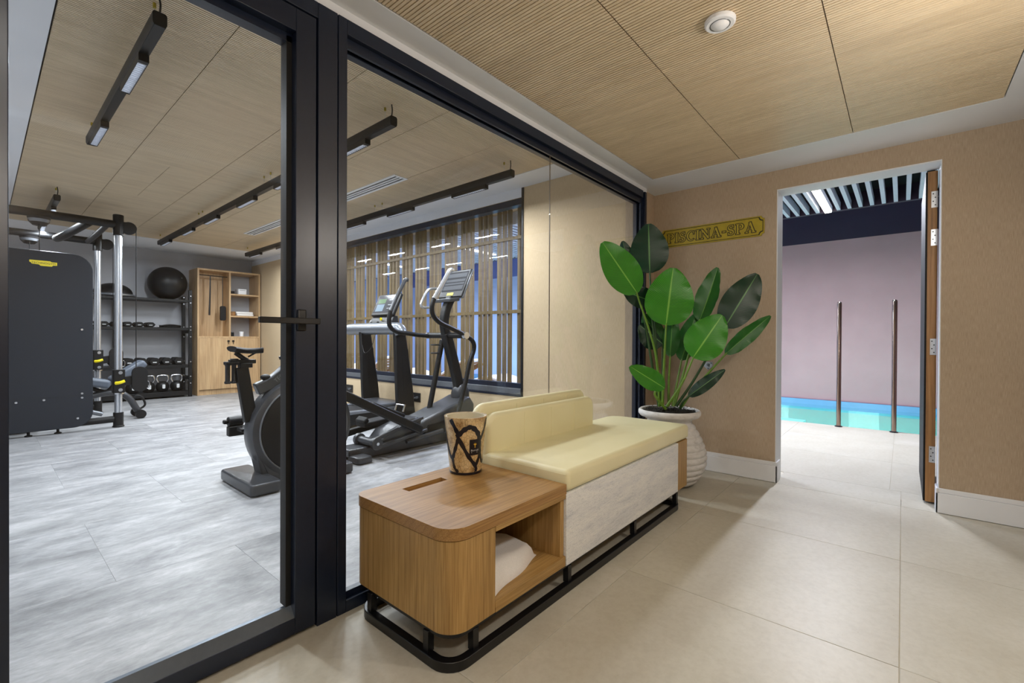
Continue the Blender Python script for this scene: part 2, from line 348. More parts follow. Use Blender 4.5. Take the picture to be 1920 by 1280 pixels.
def obj(name, mb, mat, parent=None, bev=0, seg=2, ang=35, origin=None, local=False):
    """link what was collected as ONE mesh object; coordinates are given in world space (local=True: in the thing's own)"""
    bm = bmesh.new(); vs = [bm.verts.new(q) for q in mb.v]
    for f in mb.f:
        try: bm.faces.new([vs[i] for i in f])
        except ValueError: pass
    bmesh.ops.recalc_face_normals(bm, faces=bm.faces)
    if parent is not None: off = Vector((0, 0, 0)) if local else root_loc(parent)
    elif origin is not None: off = Vector(origin)
    else:
        xs = [q[0] for q in mb.v]; ys = [q[1] for q in mb.v]; off = Vector(((min(xs)+max(xs))/2, (min(ys)+max(ys))/2, min(q[2] for q in mb.v)))
    if off.length: bmesh.ops.translate(bm, verts=bm.verts, vec=-off)
    me = bpy.data.meshes.new(name); bm.to_mesh(me); bm.free()
    me.materials.append(MATS[mat]); sharp(me, ang)
    o = bpy.data.objects.new(name, me); COL.objects.link(o)
    if parent is not None: o.parent = parent
    else: o.location = off
    if bev:
        b = o.modifiers.new('bevel', 'BEVEL'); b.width = bev; b.segments = seg; b.limit_method = 'ANGLE'; b.angle_limit = radians(40); b.harden_normals = False
    return o
def tag(o, label, cat=None, group=None, kind=None):
    o['label'] = label
    if cat: o['category'] = cat
    if group: o['group'] = group
    if kind: o['kind'] = kind
    return o
def struct(o, label=None):
    o['kind'] = 'structure'
    if label: o['label'] = label
    return o
def thing(name, label, cat, loc=(0, 0, 0), rotz=0, group=None, kind=None):
    o = bpy.data.objects.new(name, None); COL.objects.link(o); o.location = loc; o.rotation_euler = (0, 0, rotz); o.empty_display_size = 0.1
    return tag(o, label, cat, group, kind)
def structroot(name, label, loc=(0, 0, 0)):
    o = bpy.data.objects.new(name, None); COL.objects.link(o); o.location = loc; o.empty_display_size = 0.1; return struct(o, label)
def copy_tree(o, parent=None):
    c = o.copy(); COL.objects.link(c); c.parent = parent
    for ch in list(o.children): copy_tree(ch, c)
    return c
def linkcopy(o, loc=None):
    c = o.copy(); COL.objects.link(c)
    if loc is not None: c.location = loc
    return c
def B(*a): return MB().box(*a)
def text_mb(s, size, org, xdir, ydir, depth=0.0006, squeeze=1.0):
    """flat lettering laid on a surface: org lower left, xdir reading direction, ydir up"""
    cu = bpy.data.curves.new('lettering', 'FONT'); cu.body = s; cu.size = size; cu.resolution_u = 3
    t = bpy.data.objects.new('lettering', cu); COL.objects.link(t); bpy.context.view_layer.update()
    me = t.evaluated_get(bpy.context.evaluated_depsgraph_get()).to_mesh()
    X = Vector(xdir).normalized()*squeeze; Y = Vector(ydir).normalized(); N = Vector(xdir).normalized().cross(Y)
    mb = MB(); org = Vector(org)
    mb.add([org+X*v.co.x+Y*v.co.y+N*depth for v in me.vertices], [tuple(p.vertices) for p in me.polygons])
    wd = max((v.co.x for v in me.vertices), default=0)*squeeze
    t.to_mesh_clear(); bpy.data.objects.remove(t); bpy.data.curves.remove(cu); return mb, wd

# ------------------------------------------------------------------ the setting: corridor
XW, YP = 3.825, 1.61          # wall with the sign, front of the glass partition
fl = struct(obj('floor', B(-3, -0.53, -0.06, 3.825, 1.64, -0.003), 'tile_joint'), 'cream limestone tile floor of the corridor')
xs = [-3, -2.78, -1.84, -0.90, 0.04, 0.98, 1.92, 2.86, 3.80]
G = 0.0010
for (y0, y1) in ((-0.53, 0.0), (0.0, 0.94), (0.94, 1.64)):
    for x0, x1 in zip(xs[:-1], xs[1:]):
        obj('tile', B(x0+G, y0+G, -0.02, x1-G, y1-G, 0), 'limestone_tile', fl, 0.001, 1)
th = obj('threshold_tile', B(3.80+G, -0.177, -0.02, 4.17-G, 0.0-G, 0), 'limestone_tile', fl); obj('threshold_tile', B(3.80+G, G, -0.02, 4.17-G, 0.71, 0), 'limestone_tile', fl)

def grooved(x0, y0, x1, y1, z, along, pitch=0.016, gap=0.0044, dep=0.008, thick=0.014):
    """acoustic veneer panel: slats run 'along' the axis, open grooves between, underside at z"""
    mb = MB(); a0, a1 = (x0, x1) if along == 'y' else (y0, y1); b0, b1 = (y0, y1) if along == 'y' else (x0, x1)
    pr = []; a = a0
    while a < a1-1e-6:
        e = min(a+pitch-gap, a1); pr += [(a, z), (e, z)]
        if e+gap < a1: pr += [(e, z+dep), (e+gap, z+dep)]
        a = e+gap
    pr += [(a1, z+thick), (a0, z+thick)] if pr[-1][0] <= a1+1e-6 else []
    k = len(pr)
    P = (lambda u, w, b: (u, b, w)) if along == 'y' else (lambda u, w, b: (b, u, w))
    mb.add([P(u, w, b0) for u, w in pr]+[P(u, w, b1) for u, w in pr], [(i, (i+1) % k, (i+1) % k+k, i+k) for i in range(k)])
    return mb
ce = struct(obj('ceiling', B(-3, -0.53, 2.33, 3.83, 1.66, 2.45).box(-3, 1.495, 2.30, 3.83, 1.66, 2.33).box(3.43, -0.39, 2.30, 3.83, 1.495, 2.33).box(-3, -0.6, 2.30, 3.83, -0.39, 2.33), 'white_paint'), 'white plaster soffit around the corridor wood ceiling')
obj('felt_backing', B(-3, -0.389, 2.318, 3.429, 1.494, 2.329), 'black_gap', ce)
for (y0, y1, cuts) in ((-0.388, 0.235, (-3, 0.40, 2.815, 3.428)), (0.235, 0.865, (-3, 0.40, 2.815, 3.428)), (0.865, 1.492, (-3, 0.85, 3.428))):
    for a, b in zip(cuts[:-1], cuts[1:]):
        obj('wood_panel', grooved(a+0.002, y0+0.002, b-0.002, y1-0.002, 2.302, 'y'), 'ceiling_wood_y', ce, ang=20)

wr = MB().box(XW, 0.71, 0, 4.0, 1.665, 2.36).box(XW, -1.2, 0, 4.0, -0.177, 2.36).box(XW, -0.177, 2.16, 4.0, 0.71, 2.36)
struct(obj('wall_right', wr, 'beige_wallpaper', origin=(XW, 0, 0)), 'beige textile wallpaper wall with the sign and the doorway')
tr = structroot('trim_1', 'grey white lining boards of the pool doorway', (XW, 0.27, 0))
obj('jamb_lining', B(XW+0.001, 0.704, 0, 4.005, 0.711, 2.16), 'white_paint', tr); obj('jamb_lining', B(XW+0.001, -0.178, 0, 4.005, -0.172, 2.16), 'white_paint', tr); obj('head_lining', B(XW+0.001, -0.172, 2.152, 4.005, 0.704, 2.161), 'white_paint', tr)
def skirting(name, boxes, label):
    r = structroot(name, label, (boxes[0][0], boxes[0][1], 0))
    for (x0, y0, x1, y1, nx, ny) in boxes:
        obj('board', B(x0, y0, 0, x1, y1, 0.122), 'white_skirting', r, 0.002)
        obj('cap_moulding', B(x0 if nx >= 0 else x0+0.005, y0 if ny >= 0 else y0+0.005, 0.122, x1, y1, 0.15), 'white_skirting', r, 0.003)
skirting('baseboard_left', [(XW-0.016, 0.694, XW, 1.655, -1, 0), (XW-0.016, 0.694, 3.93, 0.704, 0, 0)], 'white skirting board under the sign')
skirting('baseboard_right', [(XW-0.016, -0.53, XW, -0.162, -1, 0), (XW-0.016, -0.172, 3.93, -0.162, 0, 0)], 'white skirting board right of the pool doorway')
struct(obj('wall_front', B(-3, -0.62, 0, XW, -0.53, 2.36), 'beige_wallpaper'), 'beige wallpaper wall on the near side of the corridor')
struct(obj('wall_end', B(-3.1, -0.62, 0, -3, 1.70, 2.36), 'beige_wallpaper'), 'beige wall closing the corridor behind the camera')
struct(obj('wall_corner', B(3.582, 1.65, 0, 3.90, 1.80, 2.62), 'beige_wallpaper'), 'narrow wallpaper return beside the glass partition')
struct(obj('wall_header', B(-3, 1.62, 2.262, 3.60, 1.70, 2.66), 'white_paint'), 'white plaster header above the glass partition')
struct(obj('wall_partition_left', B(-3, 1.62, 0, -0.06, 1.70, 2.27), 'white_paint'), 'white wall left of the glass door')

# glass partition
pt = structroot('window_1', 'floor to ceiling black framed glass partition between corridor and gym', (2.2, 1.655, 0))
FY0, FY1 = 1.61, 1.70
obj('mullion', B(0.797, FY0, 0, 0.872, FY1, 2.262), 'black_aluminium', pt, 0.002); obj('mullion', B(0.875, FY0, 0, 0.911, FY1, 2.262), 'black_aluminium', pt, 0.002)
obj('head_rail', B(0.911, FY0, 2.205, 3.515, FY1, 2.262), 'black_aluminium', pt, 0.002); obj('head_glazing_bead', B(0.911, 1.632, 2.168, 3.515, 1.645, 2.205), 'black_aluminium', pt, 0.001); obj('head_glazing_bead', B(0.911, 1.668, 2.168, 3.515, 1.70, 2.205), 'black_aluminium', pt, 0.001)
obj('sill_rail', B(0.911, FY0, 0, 3.515, FY1, 0.045), 'black_aluminium', pt, 0.002); obj('sill_glazing_bead', B(0.911, 1.632, 0.045, 3.515, 1.645, 0.068), 'black_aluminium', pt, 0.001)
obj('end_jamb', B(3.55, FY0, 0, 3.582, FY1, 2.262), 'black_aluminium', pt, 0.002); obj('end_jamb_bead', B(3.515, 1.632, 0, 3.55, 1.645, 2.262), 'black_aluminium', pt, 0.001); obj('end_jamb_bead', B(3.515, 1.668, 0, 3.55, 1.70, 2.262), 'black_aluminium', pt, 0.001)
obj('pane', B(0.900, 1.652, 0.03, 2.284, 1.661, 2.215), 'clear_glass', pt); obj('pane', B(2.288, 1.652, 0.03, 3.53, 1.661, 2.215), 'clear_glass', pt)
obj('silicone_joint', B(2.2845, 1.6535, 0.05, 2.2875, 1.6595, 2.2), 'glass_edge', pt)
# glass door
dr = structroot('door_1', 'black framed glass gym door with lever handle', (0.37, 1.655, 0))
obj('frame_head', B(-0.1, FY0, 2.205, 0.797, FY1, 2.262), 'black_aluminium', dr, 0.002)
obj('hinge_stile', B(-0.085, FY0, 0.012, 0.045, 1.69, 2.198), 'black_aluminium', dr, 0.002); obj('lock_stile', B(0.718, FY0, 0.012, 0.790, 1.69, 2.198), 'black_aluminium', dr, 0.002)
obj('lock_stile_bead', B(0.700, 1.645, 0.10, 0.718, 1.69, 2.11), 'black_gap', dr); obj('top_rail', B(0.045, FY0, 2.118, 0.718, 1.69, 2.198), 'black_aluminium', dr, 0.002); obj('top_bead', B(0.045, 1.645, 2.09, 0.718, 1.69, 2.118), 'black_aluminium', dr)
obj('bottom_rail', B(0.045, FY0, 0.012, 0.718, 1.69, 0.068), 'black_aluminium', dr, 0.002); obj('bottom_bead', MB().prism([(1.613, 0.068), (1.66, 0.068), (1.66, 0.10), (1.645, 0.10)], 'x', 0.045, 0.718), 'bead_floor_reflection', dr)
obj('pane', B(0.03, 1.652, 0.06, 0.71, 1.660, 2.12), 'clear_glass', dr)
obj('rebate_strip', B(0.7905, 1.64, 0.0, 0.7965, 1.69, 2.205), 'black_gap', dr)
hd = obj('handle', MB().prism(rr(0.578, 1.548, 0.778, 1.566, 0.004), 'z', 1.098, 1.118), 'black_steel', dr, 0.002)
obj('rose', B(0.722, 1.60, 1.075, 0.752, 1.611, 1.15), 'black_steel', hd, 0.004); obj('spindle', MB().cyl((0.735, 1.605, 1.108), (0.735, 1.55, 1.108), 0.010, 14), 'black_steel', hd)

# ------------------------------------------------------------------ the setting: gym
XG, YB, ZG = 3.62, 10.12, 2.60
gf = struct(obj('floor_gym', B(-1.3, 1.64, -0.06, XG, YB, -0.002), 'vinyl_joint'), 'grey concrete look vinyl floor of the gym')
y = 1.645; k = 0
while y < YB-0.02:
    y1 = {1.645: 2.557}.get(y, min(y+0.92, YB)); x = 0.84-0.92*3+(0.46 if k % 2 else 0)
    while x < XG-0.01:
        a, b = max(x, -1.3), min(x+0.92, XG)
        if b-a > 0.02: obj('vinyl_tile', B(a+0.0006, y+0.0006, -0.01, b-0.0006, y1-0.0006, 0.0), 'vinyl_concrete', gf)
        x += 0.92
    y = y1; k += 1
gc = struct(obj('ceiling_gym', B(-1.3, 1.66, ZG+0.03, XG+0.1, YB+0.1, ZG+0.12).box(3.31, 1.66, ZG, XG+0.1, YB+0.1, ZG+0.03).box(-1.3, 8.95, ZG, 3.31, YB+0.1, ZG+0.03).box(-1.3, 1.66, ZG, 0.23, 8.95, ZG+0.03), 'white_paint'), 'white plaster soffit around the gym wood ceiling')
obj('felt_backing', B(0.231, 1.71, ZG+0.018, 3.309, 8.949, ZG+0.029), 'black_gap', gc)
gx = [0.236, 0.845, 1.458, 2.087, 2.698, 3.308]
gcuts = [(1.72, 3.412, 5.085, 5.98, 6.54, 8.948), (1.72, 4.1, 5.088, 6.6, 8.948), (1.72, 3.0, 5.4, 6.7, 8.948), (1.72, 2.26, 4.65, 7.0, 8.948), (1.72, 3.45, 5.8, 8.2, 8.948)]
for i, cs in enumerate(gcuts):
    for a, b in zip(cs[:-1], cs[1:]):
        if i == 1 and abs(a-5.088) < 1e-3:      # access hatch
            obj('hatch_panel', grooved(gx[1]+0.0022, a+0.002, 1.128-0.002, 6.385-0.002, ZG+0.002, 'x'), 'ceiling_wood_x', gc, ang=20)
            obj('wood_panel', grooved(1.128+0.001, a+0.002, gx[2]-0.002, 6.385, ZG+0.002, 'x'), 'ceiling_wood_x', gc, ang=20)
            obj('wood_panel', grooved(gx[1]+0.002, 6.385+0.001, gx[2]-0.002, b-0.002, ZG+0.002, 'x'), 'ceiling_wood_x', gc, ang=20); continue
        obj('wood_panel', grooved(gx[i]+0.002, a+0.002, gx[i+1]-0.002, b-0.002, ZG+0.002, 'x'), 'ceiling_wood_x', gc, ang=20)
WY0, WY1, WZ0, WZ1 = 2.962, 7.1, 0.452, 2.505
gw = MB().box(XG, 1.80, 0, 3.98, WY0, ZG+0.05).box(XG, WY1, 0, 3.98, YB+0.1, ZG+0.05).box(XG, WY0, 0, 3.98, WY1, WZ0).box(XG, WY0, WZ1, 3.98, WY1, ZG+0.05)
struct(obj('wall_gym_right', gw, 'gym_wallpaper', origin=(XG, 5, 0)), 'beige wallpaper gym wall with the wide window')
struct(obj('wall_gym_above_window', B(XG-0.004, WY0-0.01, WZ1, XG, 10.1, ZG), 'white_paint'), 'white painted strip above the gym window')
bk = struct(obj('wall_back', B(-1.3, YB, 0, XG+0.02, YB+0.1, ZG+0.05), 'gym_grey_paint'), 'light grey back wall of the gym')
obj('access_panel', B(2.60, YB-0.004, 2.33, 2.80, YB, 2.52), 'gym_grey_paint', bk, 0.002, 1); obj('panel_strip', B(3.05, YB-0.003, 2.30, 3.38, YB, 2.56), 'gym_grey_paint', bk, 0.002, 1)
struct(obj('wall_left', B(-1.4, 1.66, 0, -1.3, YB+0.1, ZG+0.05), 'white_paint'), 'white left wall of the gym')

# window of the gym to the pool hall
wi = structroot('window_2', 'wide black framed gym window with grey sill', (3.66, 5.0, WZ0))
obj('head_frame', B(3.63, WY0, 2.44, 3.72, WY1, WZ1), 'black_aluminium', wi, 0.002); obj('bottom_frame', B(3.655, WY0, 0.535, 3.72, WY1, 0.585), 'black_aluminium', wi, 0.002)
obj('side_frame', B(3.61, WY0-0.014, WZ0, 3.72, WY0+0.012, ZG-0.002), 'black_steel', wi, 0.001); obj('side_frame', B(3.63, WY1-0.05, WZ0, 3.72, WY1, WZ1), 'black_aluminium', wi, 0.001)
obj('sill', B(3.625, WY0+0.012, 0.475, 3.72, WY1, 0.535), 'machine_grey', wi, 0.003); obj('sill_channel', B(3.612, WY0+0.012, WZ0, 3.72, WY1, 0.476), 'black_aluminium', wi, 0.002)
obj('pane', B(3.685, WY0, 0.58, 3.693, WY1-0.04, 2.445), 'window_glass', wi)

# timber slat screen behind the window
ss = thing('slat_screen', 'timber screen of vertical slats in threes behind the gym window', 'screen', (3.87, 5.0, 0.0))
sl = None; y = WY0+0.10
gi = 0
while y < WY1+0.9:
    for j in range(3):
        yy = y+j*0.080
        if sl is None:
            sl = obj('slat', B(3.868, -0.017, 0.0, 3.910, 0.017, 2.75), 'slat_wood', ss, origin=None); sl.data.transform(Matrix.Translation((0, 5.0, 0))); base = sl
            sl.location = (0, yy-5.0, 0)
        else:
            c = linkcopy(base); c.parent = ss; c.location = (0, yy-5.0, 0)
    y += 0.303
obj('rail', B(3.848, WY0, 1.335, 3.866, WY1+0.9, 1.372), 'slat_wood', ss, 0.001); obj('rail', B(3.848, WY0, 2.15, 3.866, WY1+0.9, 2.185), 'slat_wood', ss, 0.001)

# ------------------------------------------------------------------ the setting: pool hall
XE, XF = 6.87, 9.5
pf = struct(obj('floor_pool', B(3.98, -3, -0.06, XE, 13, -0.003).box(3.825, -0.177, -0.06, 3.98, 0.71, -0.021), 'tile_joint'), 'cream limestone deck of the pool hall')
tl = {}
for yj in range(-3, 14):
    for x0, x1 in ((4.17, 5.11), (5.11, 6.05), (6.05, XE)):
        if (x0, x1) not in tl: tl[(x0, x1)] = obj('deck_tile', B(x0+G, -1.82+G, -0.02, x1-G, -0.88-G, 0), 'limestone_tile', pf); o = tl[(x0, x1)]
        else:
            o = linkcopy(tl[(x0, x1)]); o.parent = pf
        o.location = (0, 0.94*(yj+2), 0)
pb = struct(obj('pool_basin', B(XE-0.02, -3, -1.3, XF, 13, -1.2).box(XE-0.03, -3, -1.3, XE, 13, -0.004).box(XF-0.02, -3, -1.3, XF, 13, -0.09), 'pool_tile'), 'turquoise tiled pool basin')
obj('step', B(XE, 0.98, -0.16, XE+0.35, 2.6, -0.02), 'pool_tile', pb)
wt = obj('water', B(XE+0.002, -2.98, -1.19, XF-0.022, 12.98, -0.07), 'pool_water'); tag(wt, 'turquoise water filling the pool beyond the doorway', 'water', kind='stuff')
struct(obj('trim_2', B(XF-0.06, -3, -0.12, XF, 13, 0.02), 'pool_coping'), 'blue coping along the far side of the pool')
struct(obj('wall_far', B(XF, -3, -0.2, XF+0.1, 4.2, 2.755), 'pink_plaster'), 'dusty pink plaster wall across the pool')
struct(obj('wall_far_end', B(XF, 4.2, -0.2, XF+0.1, 13, 2.755), 'blue_lit_plaster'), 'far end of the wall across the pool coloured as lit blue')
struct(obj('wall_far_top', B(XF-0.01, -3, 2.755, XF+0.1, 4.2, 3.7), 'navy_shadow'), 'upper part of the far pool wall coloured navy as in shadow')
struct(obj('wall_far_end_top', B(XF-0.01, 4.2, 2.755, XF+0.1, 13, 3.7), 'blue_lit_plaster_dim'), 'upper far end of the pool wall coloured as dimly lit blue')
struct(obj('wall_pool_end', B(3.98, 13, -0.2, XF+0.1, 13.1, 3.7), 'blue_lit_plaster'), 'end wall of the pool hall coloured as lit blue')
struct(obj('wall_pool_near', B(3.98, -3.1, -0.2, XF+0.1, -3, 3.7), 'pink_plaster'), 'pink near end wall of the pool hall')
struct(obj('wall_bulkhead', B(6.66, -3, 2.60, 6.72, 13, 3.7), 'navy_shadow'), 'bulkhead along the edge of the slatted ceiling coloured navy as in shadow')
struct(obj('ceiling_over_pool', B(6.66, -3, 3.65, XF+0.1, 13, 3.75), 'blue_lit_plaster_dim'), 'ceiling over the pool in the dimmed blue of the walls')
struct(obj('wall_pool_inner', B(3.98, -3.0, 0, 4.0, -1.2, 3.0).box(3.98, 1.66, 0, 4.0, WY0, 3.0).box(3.98, -3, 2.36, 4.0, 13, 2.86).box(3.98, WY1+0.9, 0, 4.0, 13, 3.0), 'white_paint'), 'pool side of the corridor wall')
pc = struct(obj('ceiling_pool', B(3.98, -3, 2.78, 6.70, 13, 2.86), 'ceiling_void'), 'black void ceiling of the pool hall with white slats')
bs = None; yy = -2.95
while yy < 12.95:
    if abs(yy-0.69) > 0.06:
        if bs is None: bs = obj('slat', B(4.01, -0.018, 2.60, 6.655, 0.018, 2.69), 'slat_white', pc); o = bs
        else:
            o = linkcopy(bs); o.parent = pc
        o.location = (0, yy, 0)
    yy += 0.104
pl = None
for i, (px_, py_) in enumerate(((6.1, 0.69), (5.6, 3.2), (5.6, 5.7), (5.6, 8.2), (5.6, 10.7))):
    t = thing('linear_ceiling_light', ['lit white linear lamp between the ceiling slats seen through the doorway', 'lit linear lamp in the pool ceiling nearest the right end of the gym window', 'lit linear lamp in the pool ceiling behind the middle of the gym window', 'lit linear lamp in the pool ceiling behind the left of the gym window', 'farthest lit linear lamp in the pool ceiling beyond the timber screen'][i], 'light', (px_, py_, 2.58), 0, 'linear lamps in the pool ceiling')
    obj('lamp_body', B(px_-0.56, py_-0.04, 2.60, px_+0.56, py_+0.04, 2.66), 'slat_white', t, 0.002); obj('diffuser', B(px_-0.55, py_-0.032, 2.585, px_+0.55, py_+0.032, 2.60), 'pool_lamp_glow', t)
    obj('hanger', MB().cyl((px_, py_, 2.66), (px_, py_, 2.78), 0.006, 8), 'black_steel', t)
for i, p in enumerate(((6.87, 0.585), (6.87, 0.068))):
    t = thing('pool_handrail', ['tall steel pole at the pool edge nearer the plant', 'tall steel pole at the pool edge nearer the open door'][i], 'handrail', (p[0]-0.06, p[1], 0), 0, 'steel poles at the pool edge')
    obj('pole', MB().lathe([(0.024, 0.012), (0.024, 1.50), (0.021, 1.512), (0.016, 1.518)], (p[0]-0.06, p[1], 0), 20), 'rail_steel', t); obj('floor_flange', MB().lathe([(0.04, 0), (0.04, 0.008), (0.027, 0.014)], (p[0]-0.06, p[1], 0), 20), 'ink_black', t)
# open door leaf of the doorway
d2 = structroot('door_2', 'open dark door leaf with wooden edge and steel hinges', (4.42, -0.14, 0))
obj('leaf', B(3.993, -0.166, 0.012, 4.86, -0.108, 2.14), 'rubber_black', d2, 0.001); obj('lipping', B(3.985, -0.164, 0.012, 3.9935, -0.118, 2.14), 'door_edge_wood', d2)
for py in (374, 445, 650, 852):
    z = atX(1750, py, 3.985).z
    h = obj('hinge', B(3.9822, -0.166, z-0.052, 3.986, -0.135, z+0.052), 'steel_plate', d2)
    for dz in (-0.036, -0.012, 0.012, 0.036): obj('screw', MB().cyl((3.9815, -0.150+(0.006 if dz in (-0.012, 0.036) else -0.004), z+dz), (3.9835, -0.150+(0.006 if dz in (-0.012, 0.036) else -0.004), z+dz), 0.004, 8), 'black_steel', h)

# ------------------------------------------------------------------ bench with side table
bn = thing('lounge_bench', 'oak side table bench with cream leather seat and travertine front', 'bench', (1.96, 1.325, 0))
BX0, BX1, BY0, BY1 = 0.937, 2.985, 1.047, 1.603
XD = 1.573
def rrz(x0, y0, x1, y1, r, z0, z1, seg=8): return MB().prism(rr(x0, y0, x1, y1, r, seg), 'z', z0, z1)
# table top with an open finger slot: four pieces of one board round the slot
tp = MB(); SX0, SX1, SY0, SY1 = 1.092, 1.292, 1.462, 1.506
out = rr(BX0, BY0, XD, BY1, (0.085, 0.0, 0.0, 0.05), 10); k = len(out); hole = [(SX0, SY0), (SX1, SY0), (SX1, SY1), (SX0, SY1)]
bm_ = bmesh.new()
def slotted(z):
    vo = [bm_.verts.new((u, v, z)) for u, v in out]; vh = [bm_.verts.new((u, v, z)) for u, v in hole]
    es = [bm_.edges.new((vo[i], vo[(i+1) % k])) for i in range(k)]+[bm_.edges.new((vh[i], vh[(i+1) % 4])) for i in range(4)]
    bmesh.ops.triangle_fill(bm_, edges=es, use_beauty=True); return vo, vh
a_, b_ = slotted(0.412); c_, d_ = slotted(0.452)
for p_, q_, m_ in ((a_, c_, k), (b_, d_, 4)):
    for i in range(m_): bm_.faces.new((p_[i], p_[(i+1) % m_], q_[(i+1) % m_], q_[i]))
bm_.verts.index_update(); tp.add([v.co[:] for v in bm_.verts], [tuple(v.index for v in f.verts) for f in bm_.faces]); bm_.free()
obj('table_top', tp, 'oak_top', bn, 0.003, 2)
obj('slot_bottom', B(SX0-0.004, SY0-0.004, 0.404, SX1+0.004, SY1+0.004, 0.413), 'oak_top', bn)
# cabinet under the table: curved shell, open compartment
shell = MB()
_rs = rr(BX0+0.004, BY0+0.003, XD, BY1, (0.082, 0, 0, 0.05), 10)
shell.prism([(1.145, BY0+0.003), (1.145, BY1)]+[p for p in _rs if p[0] < 1.1 and p[1] >= 1.3]+[p for p in _rs if p[0] < 1.1 and p[1] < 1.3], 'z', 0.115, 0.409)
obj('curved_side_panel', shell, 'oak_z', bn, 0.001, 1)
obj('compartment_floor', B(1.145, BY0+0.001, 0.115, XD-0.003, BY1, 0.156), 'oak_x', bn, 0.001, 1); obj('compartment_head', B(1.145, BY0+0.001, 0.392, XD-0.003, BY1, 0.4115), 'oak_x', bn, 0.001, 1)
obj('compartment_back', B(1.145, BY1-0.03, 0.156, XD-0.003, BY1, 0.392), 'oak_z', bn); obj('divider', B(1.545, BY0+0.012, 0.156, XD-0.003, BY1-0.03, 0.392), 'oak_z', bn)
obj('stone_front', B(XD, BY0, 0.113, 2.806, BY0+0.02, 0.411), 'travertine', bn, 0.001, 1); obj('seat_box', B(XD-0.002, BY0+0.021, 0.115, 2.805, BY1, 0.410), 'oak_x', bn)
obj('end_panel', rrz(2.807, BY0+0.001, BX1, BY1, (0, 0.03, 0.05, 0), 0.115, 0.411), 'oak_z', bn, 0.001, 1)
def cushion(name, poly, axis, a, b, bev, parent=bn):
    return obj(name, pillow(poly, axis, a, b, bev), 'leather_cream', parent, 0, 0, 60)
st = cushion('seat_cushion', rr(XD+0.006, BY0-0.002, BX1+0.006, BY1-0.002, (0.026, 0.03, 0.10, 0.026), 6), 'z', 0.413, 0.504, 0.024)
def seam(pts, parent, r=0.0022, smooth=0): return obj('seam', MB().tube(pts, r, 6, smooth), 'leather_cream', parent)
seam([(XD+0.010, BY0+0.010, 0.486), (BX1-0.01, BY0+0.004, 0.486)], st, 0.002); seam([(XD+0.008, BY0+0.01, 0.486), (XD+0.008, 1.50, 0.486)], st, 0.002)
for sx in (1.925, 2.27, 2.62): seam([(sx, BY0+0.028, 0.4995), (sx, BY1-0.06, 0.5025)], st, 0.002)
b1 = cushion('backrest_cushion', rr(1.582, 0.452, 2.572, 0.688, (0.026, 0.026, 0.065, 0.075), 6), 'y', 1.503, 1.557, 0.024); b2 = cushion('backrest_cushion', rr(1.556, 0.452, 2.552, 0.731, (0.026, 0.026, 0.065, 0.075), 6), 'y', 1.558, 1.606, 0.022)
for bb, yy, zz, x0 in ((b1, 1.502, 0.686, 1.582), (b2, 1.557, 0.729, 1.556)):
    for sx in (1.86, 2.10, 2.34): seam([(sx, yy, 0.50), (sx, yy, zz-0.02)], bb, 0.0015)
def ring(x0, y0, x1, y1, r, w, z0, z1):
    o_ = rr(x0, y0, x1, y1, r, 7); i_ = rr(x0+w, y0+w, x1-w, y1-w, max(r-w, 0.004), 7); n_ = len(o_); mb = MB()
    vs = [(u, v, z) for z in (z0, z1) for u, v in o_]+[(u, v, z) for z in (z0, z1) for u, v in i_]; fs = []
    for i in range(n_):
        j = (i+1) % n_; fs += [(i, j, n_+j, n_+i), (2*n_+i, 3*n_+i, 3*n_+j, 2*n_+j), (i, 2*n_+i, 2*n_+j, j), (n_+i, n_+j, 3*n_+j, 3*n_+i)]
    return mb.add(vs, fs)
obj('base_rail', ring(BX0-0.004, BY0-0.003, BX1-0.11, BY1-0.02, 0.085, 0.03, 0.0, 0.033), 'black_steel', bn, 0.002); obj('top_rail', ring(BX0+0.012, BY0+0.012, BX1-0.12, BY1-0.03, 0.075, 0.025, 0.098, 0.1145), 'black_steel', bn, 0.001)
for (px_, py_) in ((BX0+0.006, 1.16), (1.045, BY0+0.008), (1.60, BY0+0.008), (2.22, BY0+0.008), (2.80, BY0+0.008), (BX0+0.006, 1.49), (1.60, BY1-0.05), (2.22, BY1-0.05), (2.80, BY1-0.05)):
    obj('post', B(px_, py_, 0.03, px_+0.026, py_+0.026, 0.1), 'black_steel', bn, 0.001, 1)

# folded towel in the compartment
tw = MB(); NU, NV = 26, 14; rng = random.Random(3)
def towel_h(u, v):
    e = min(1, 7*min(u, 1-u))*min(1, 7*min(v, 1-v)); e = (1-(1-e)**2)**0.5
    return e*(0.060+0.040*(1-u)*v+0.012*sin(3.0*u+2.2*v+0.5)+0.006*sin(11*v+3*u)+0.005*max(0, sin(26*u+6*v))*(v > 0.45))
vs = []; fs = []
for i in range(NU+1):
    for j in range(NV+1):
        u, v = i/NU, j/NV; x = 1.150+0.345*u+0.010*sin(6*v); yv = 1.062+0.30*v+0.075*u+0.006*sin(8*u)
        vs.append((x, yv, 0.157+0.002+towel_h(u, v)))
m = len(vs); vs += [(x, yv, 0.157) for x, yv, _ in vs]
for i in range(NU):
    for j in range(NV):
        a = i*(NV+1)+j; fs += [(a, a+1, a+NV+2, a+NV+1), (m+a, m+a+NV+1, m+a+NV+2, m+a+1)]
bd = [j for j in range(NV+1)]+[i*(NV+1)+NV for i in range(1, NU+1)]+[NU*(NV+1)+j for j in range(NV-1, -1, -1)]+[i*(NV+1) for i in range(NU-1, 0, -1)]
for i in range(len(bd)): p, q = bd[i], bd[(i+1) % len(bd)]; fs.append((p, q, m+q, m+p))
tw.add(vs, fs); tag(obj('towel', tw, 'towel_white', ang=70), 'folded white terry towel lying in the bench compartment', 'towel')

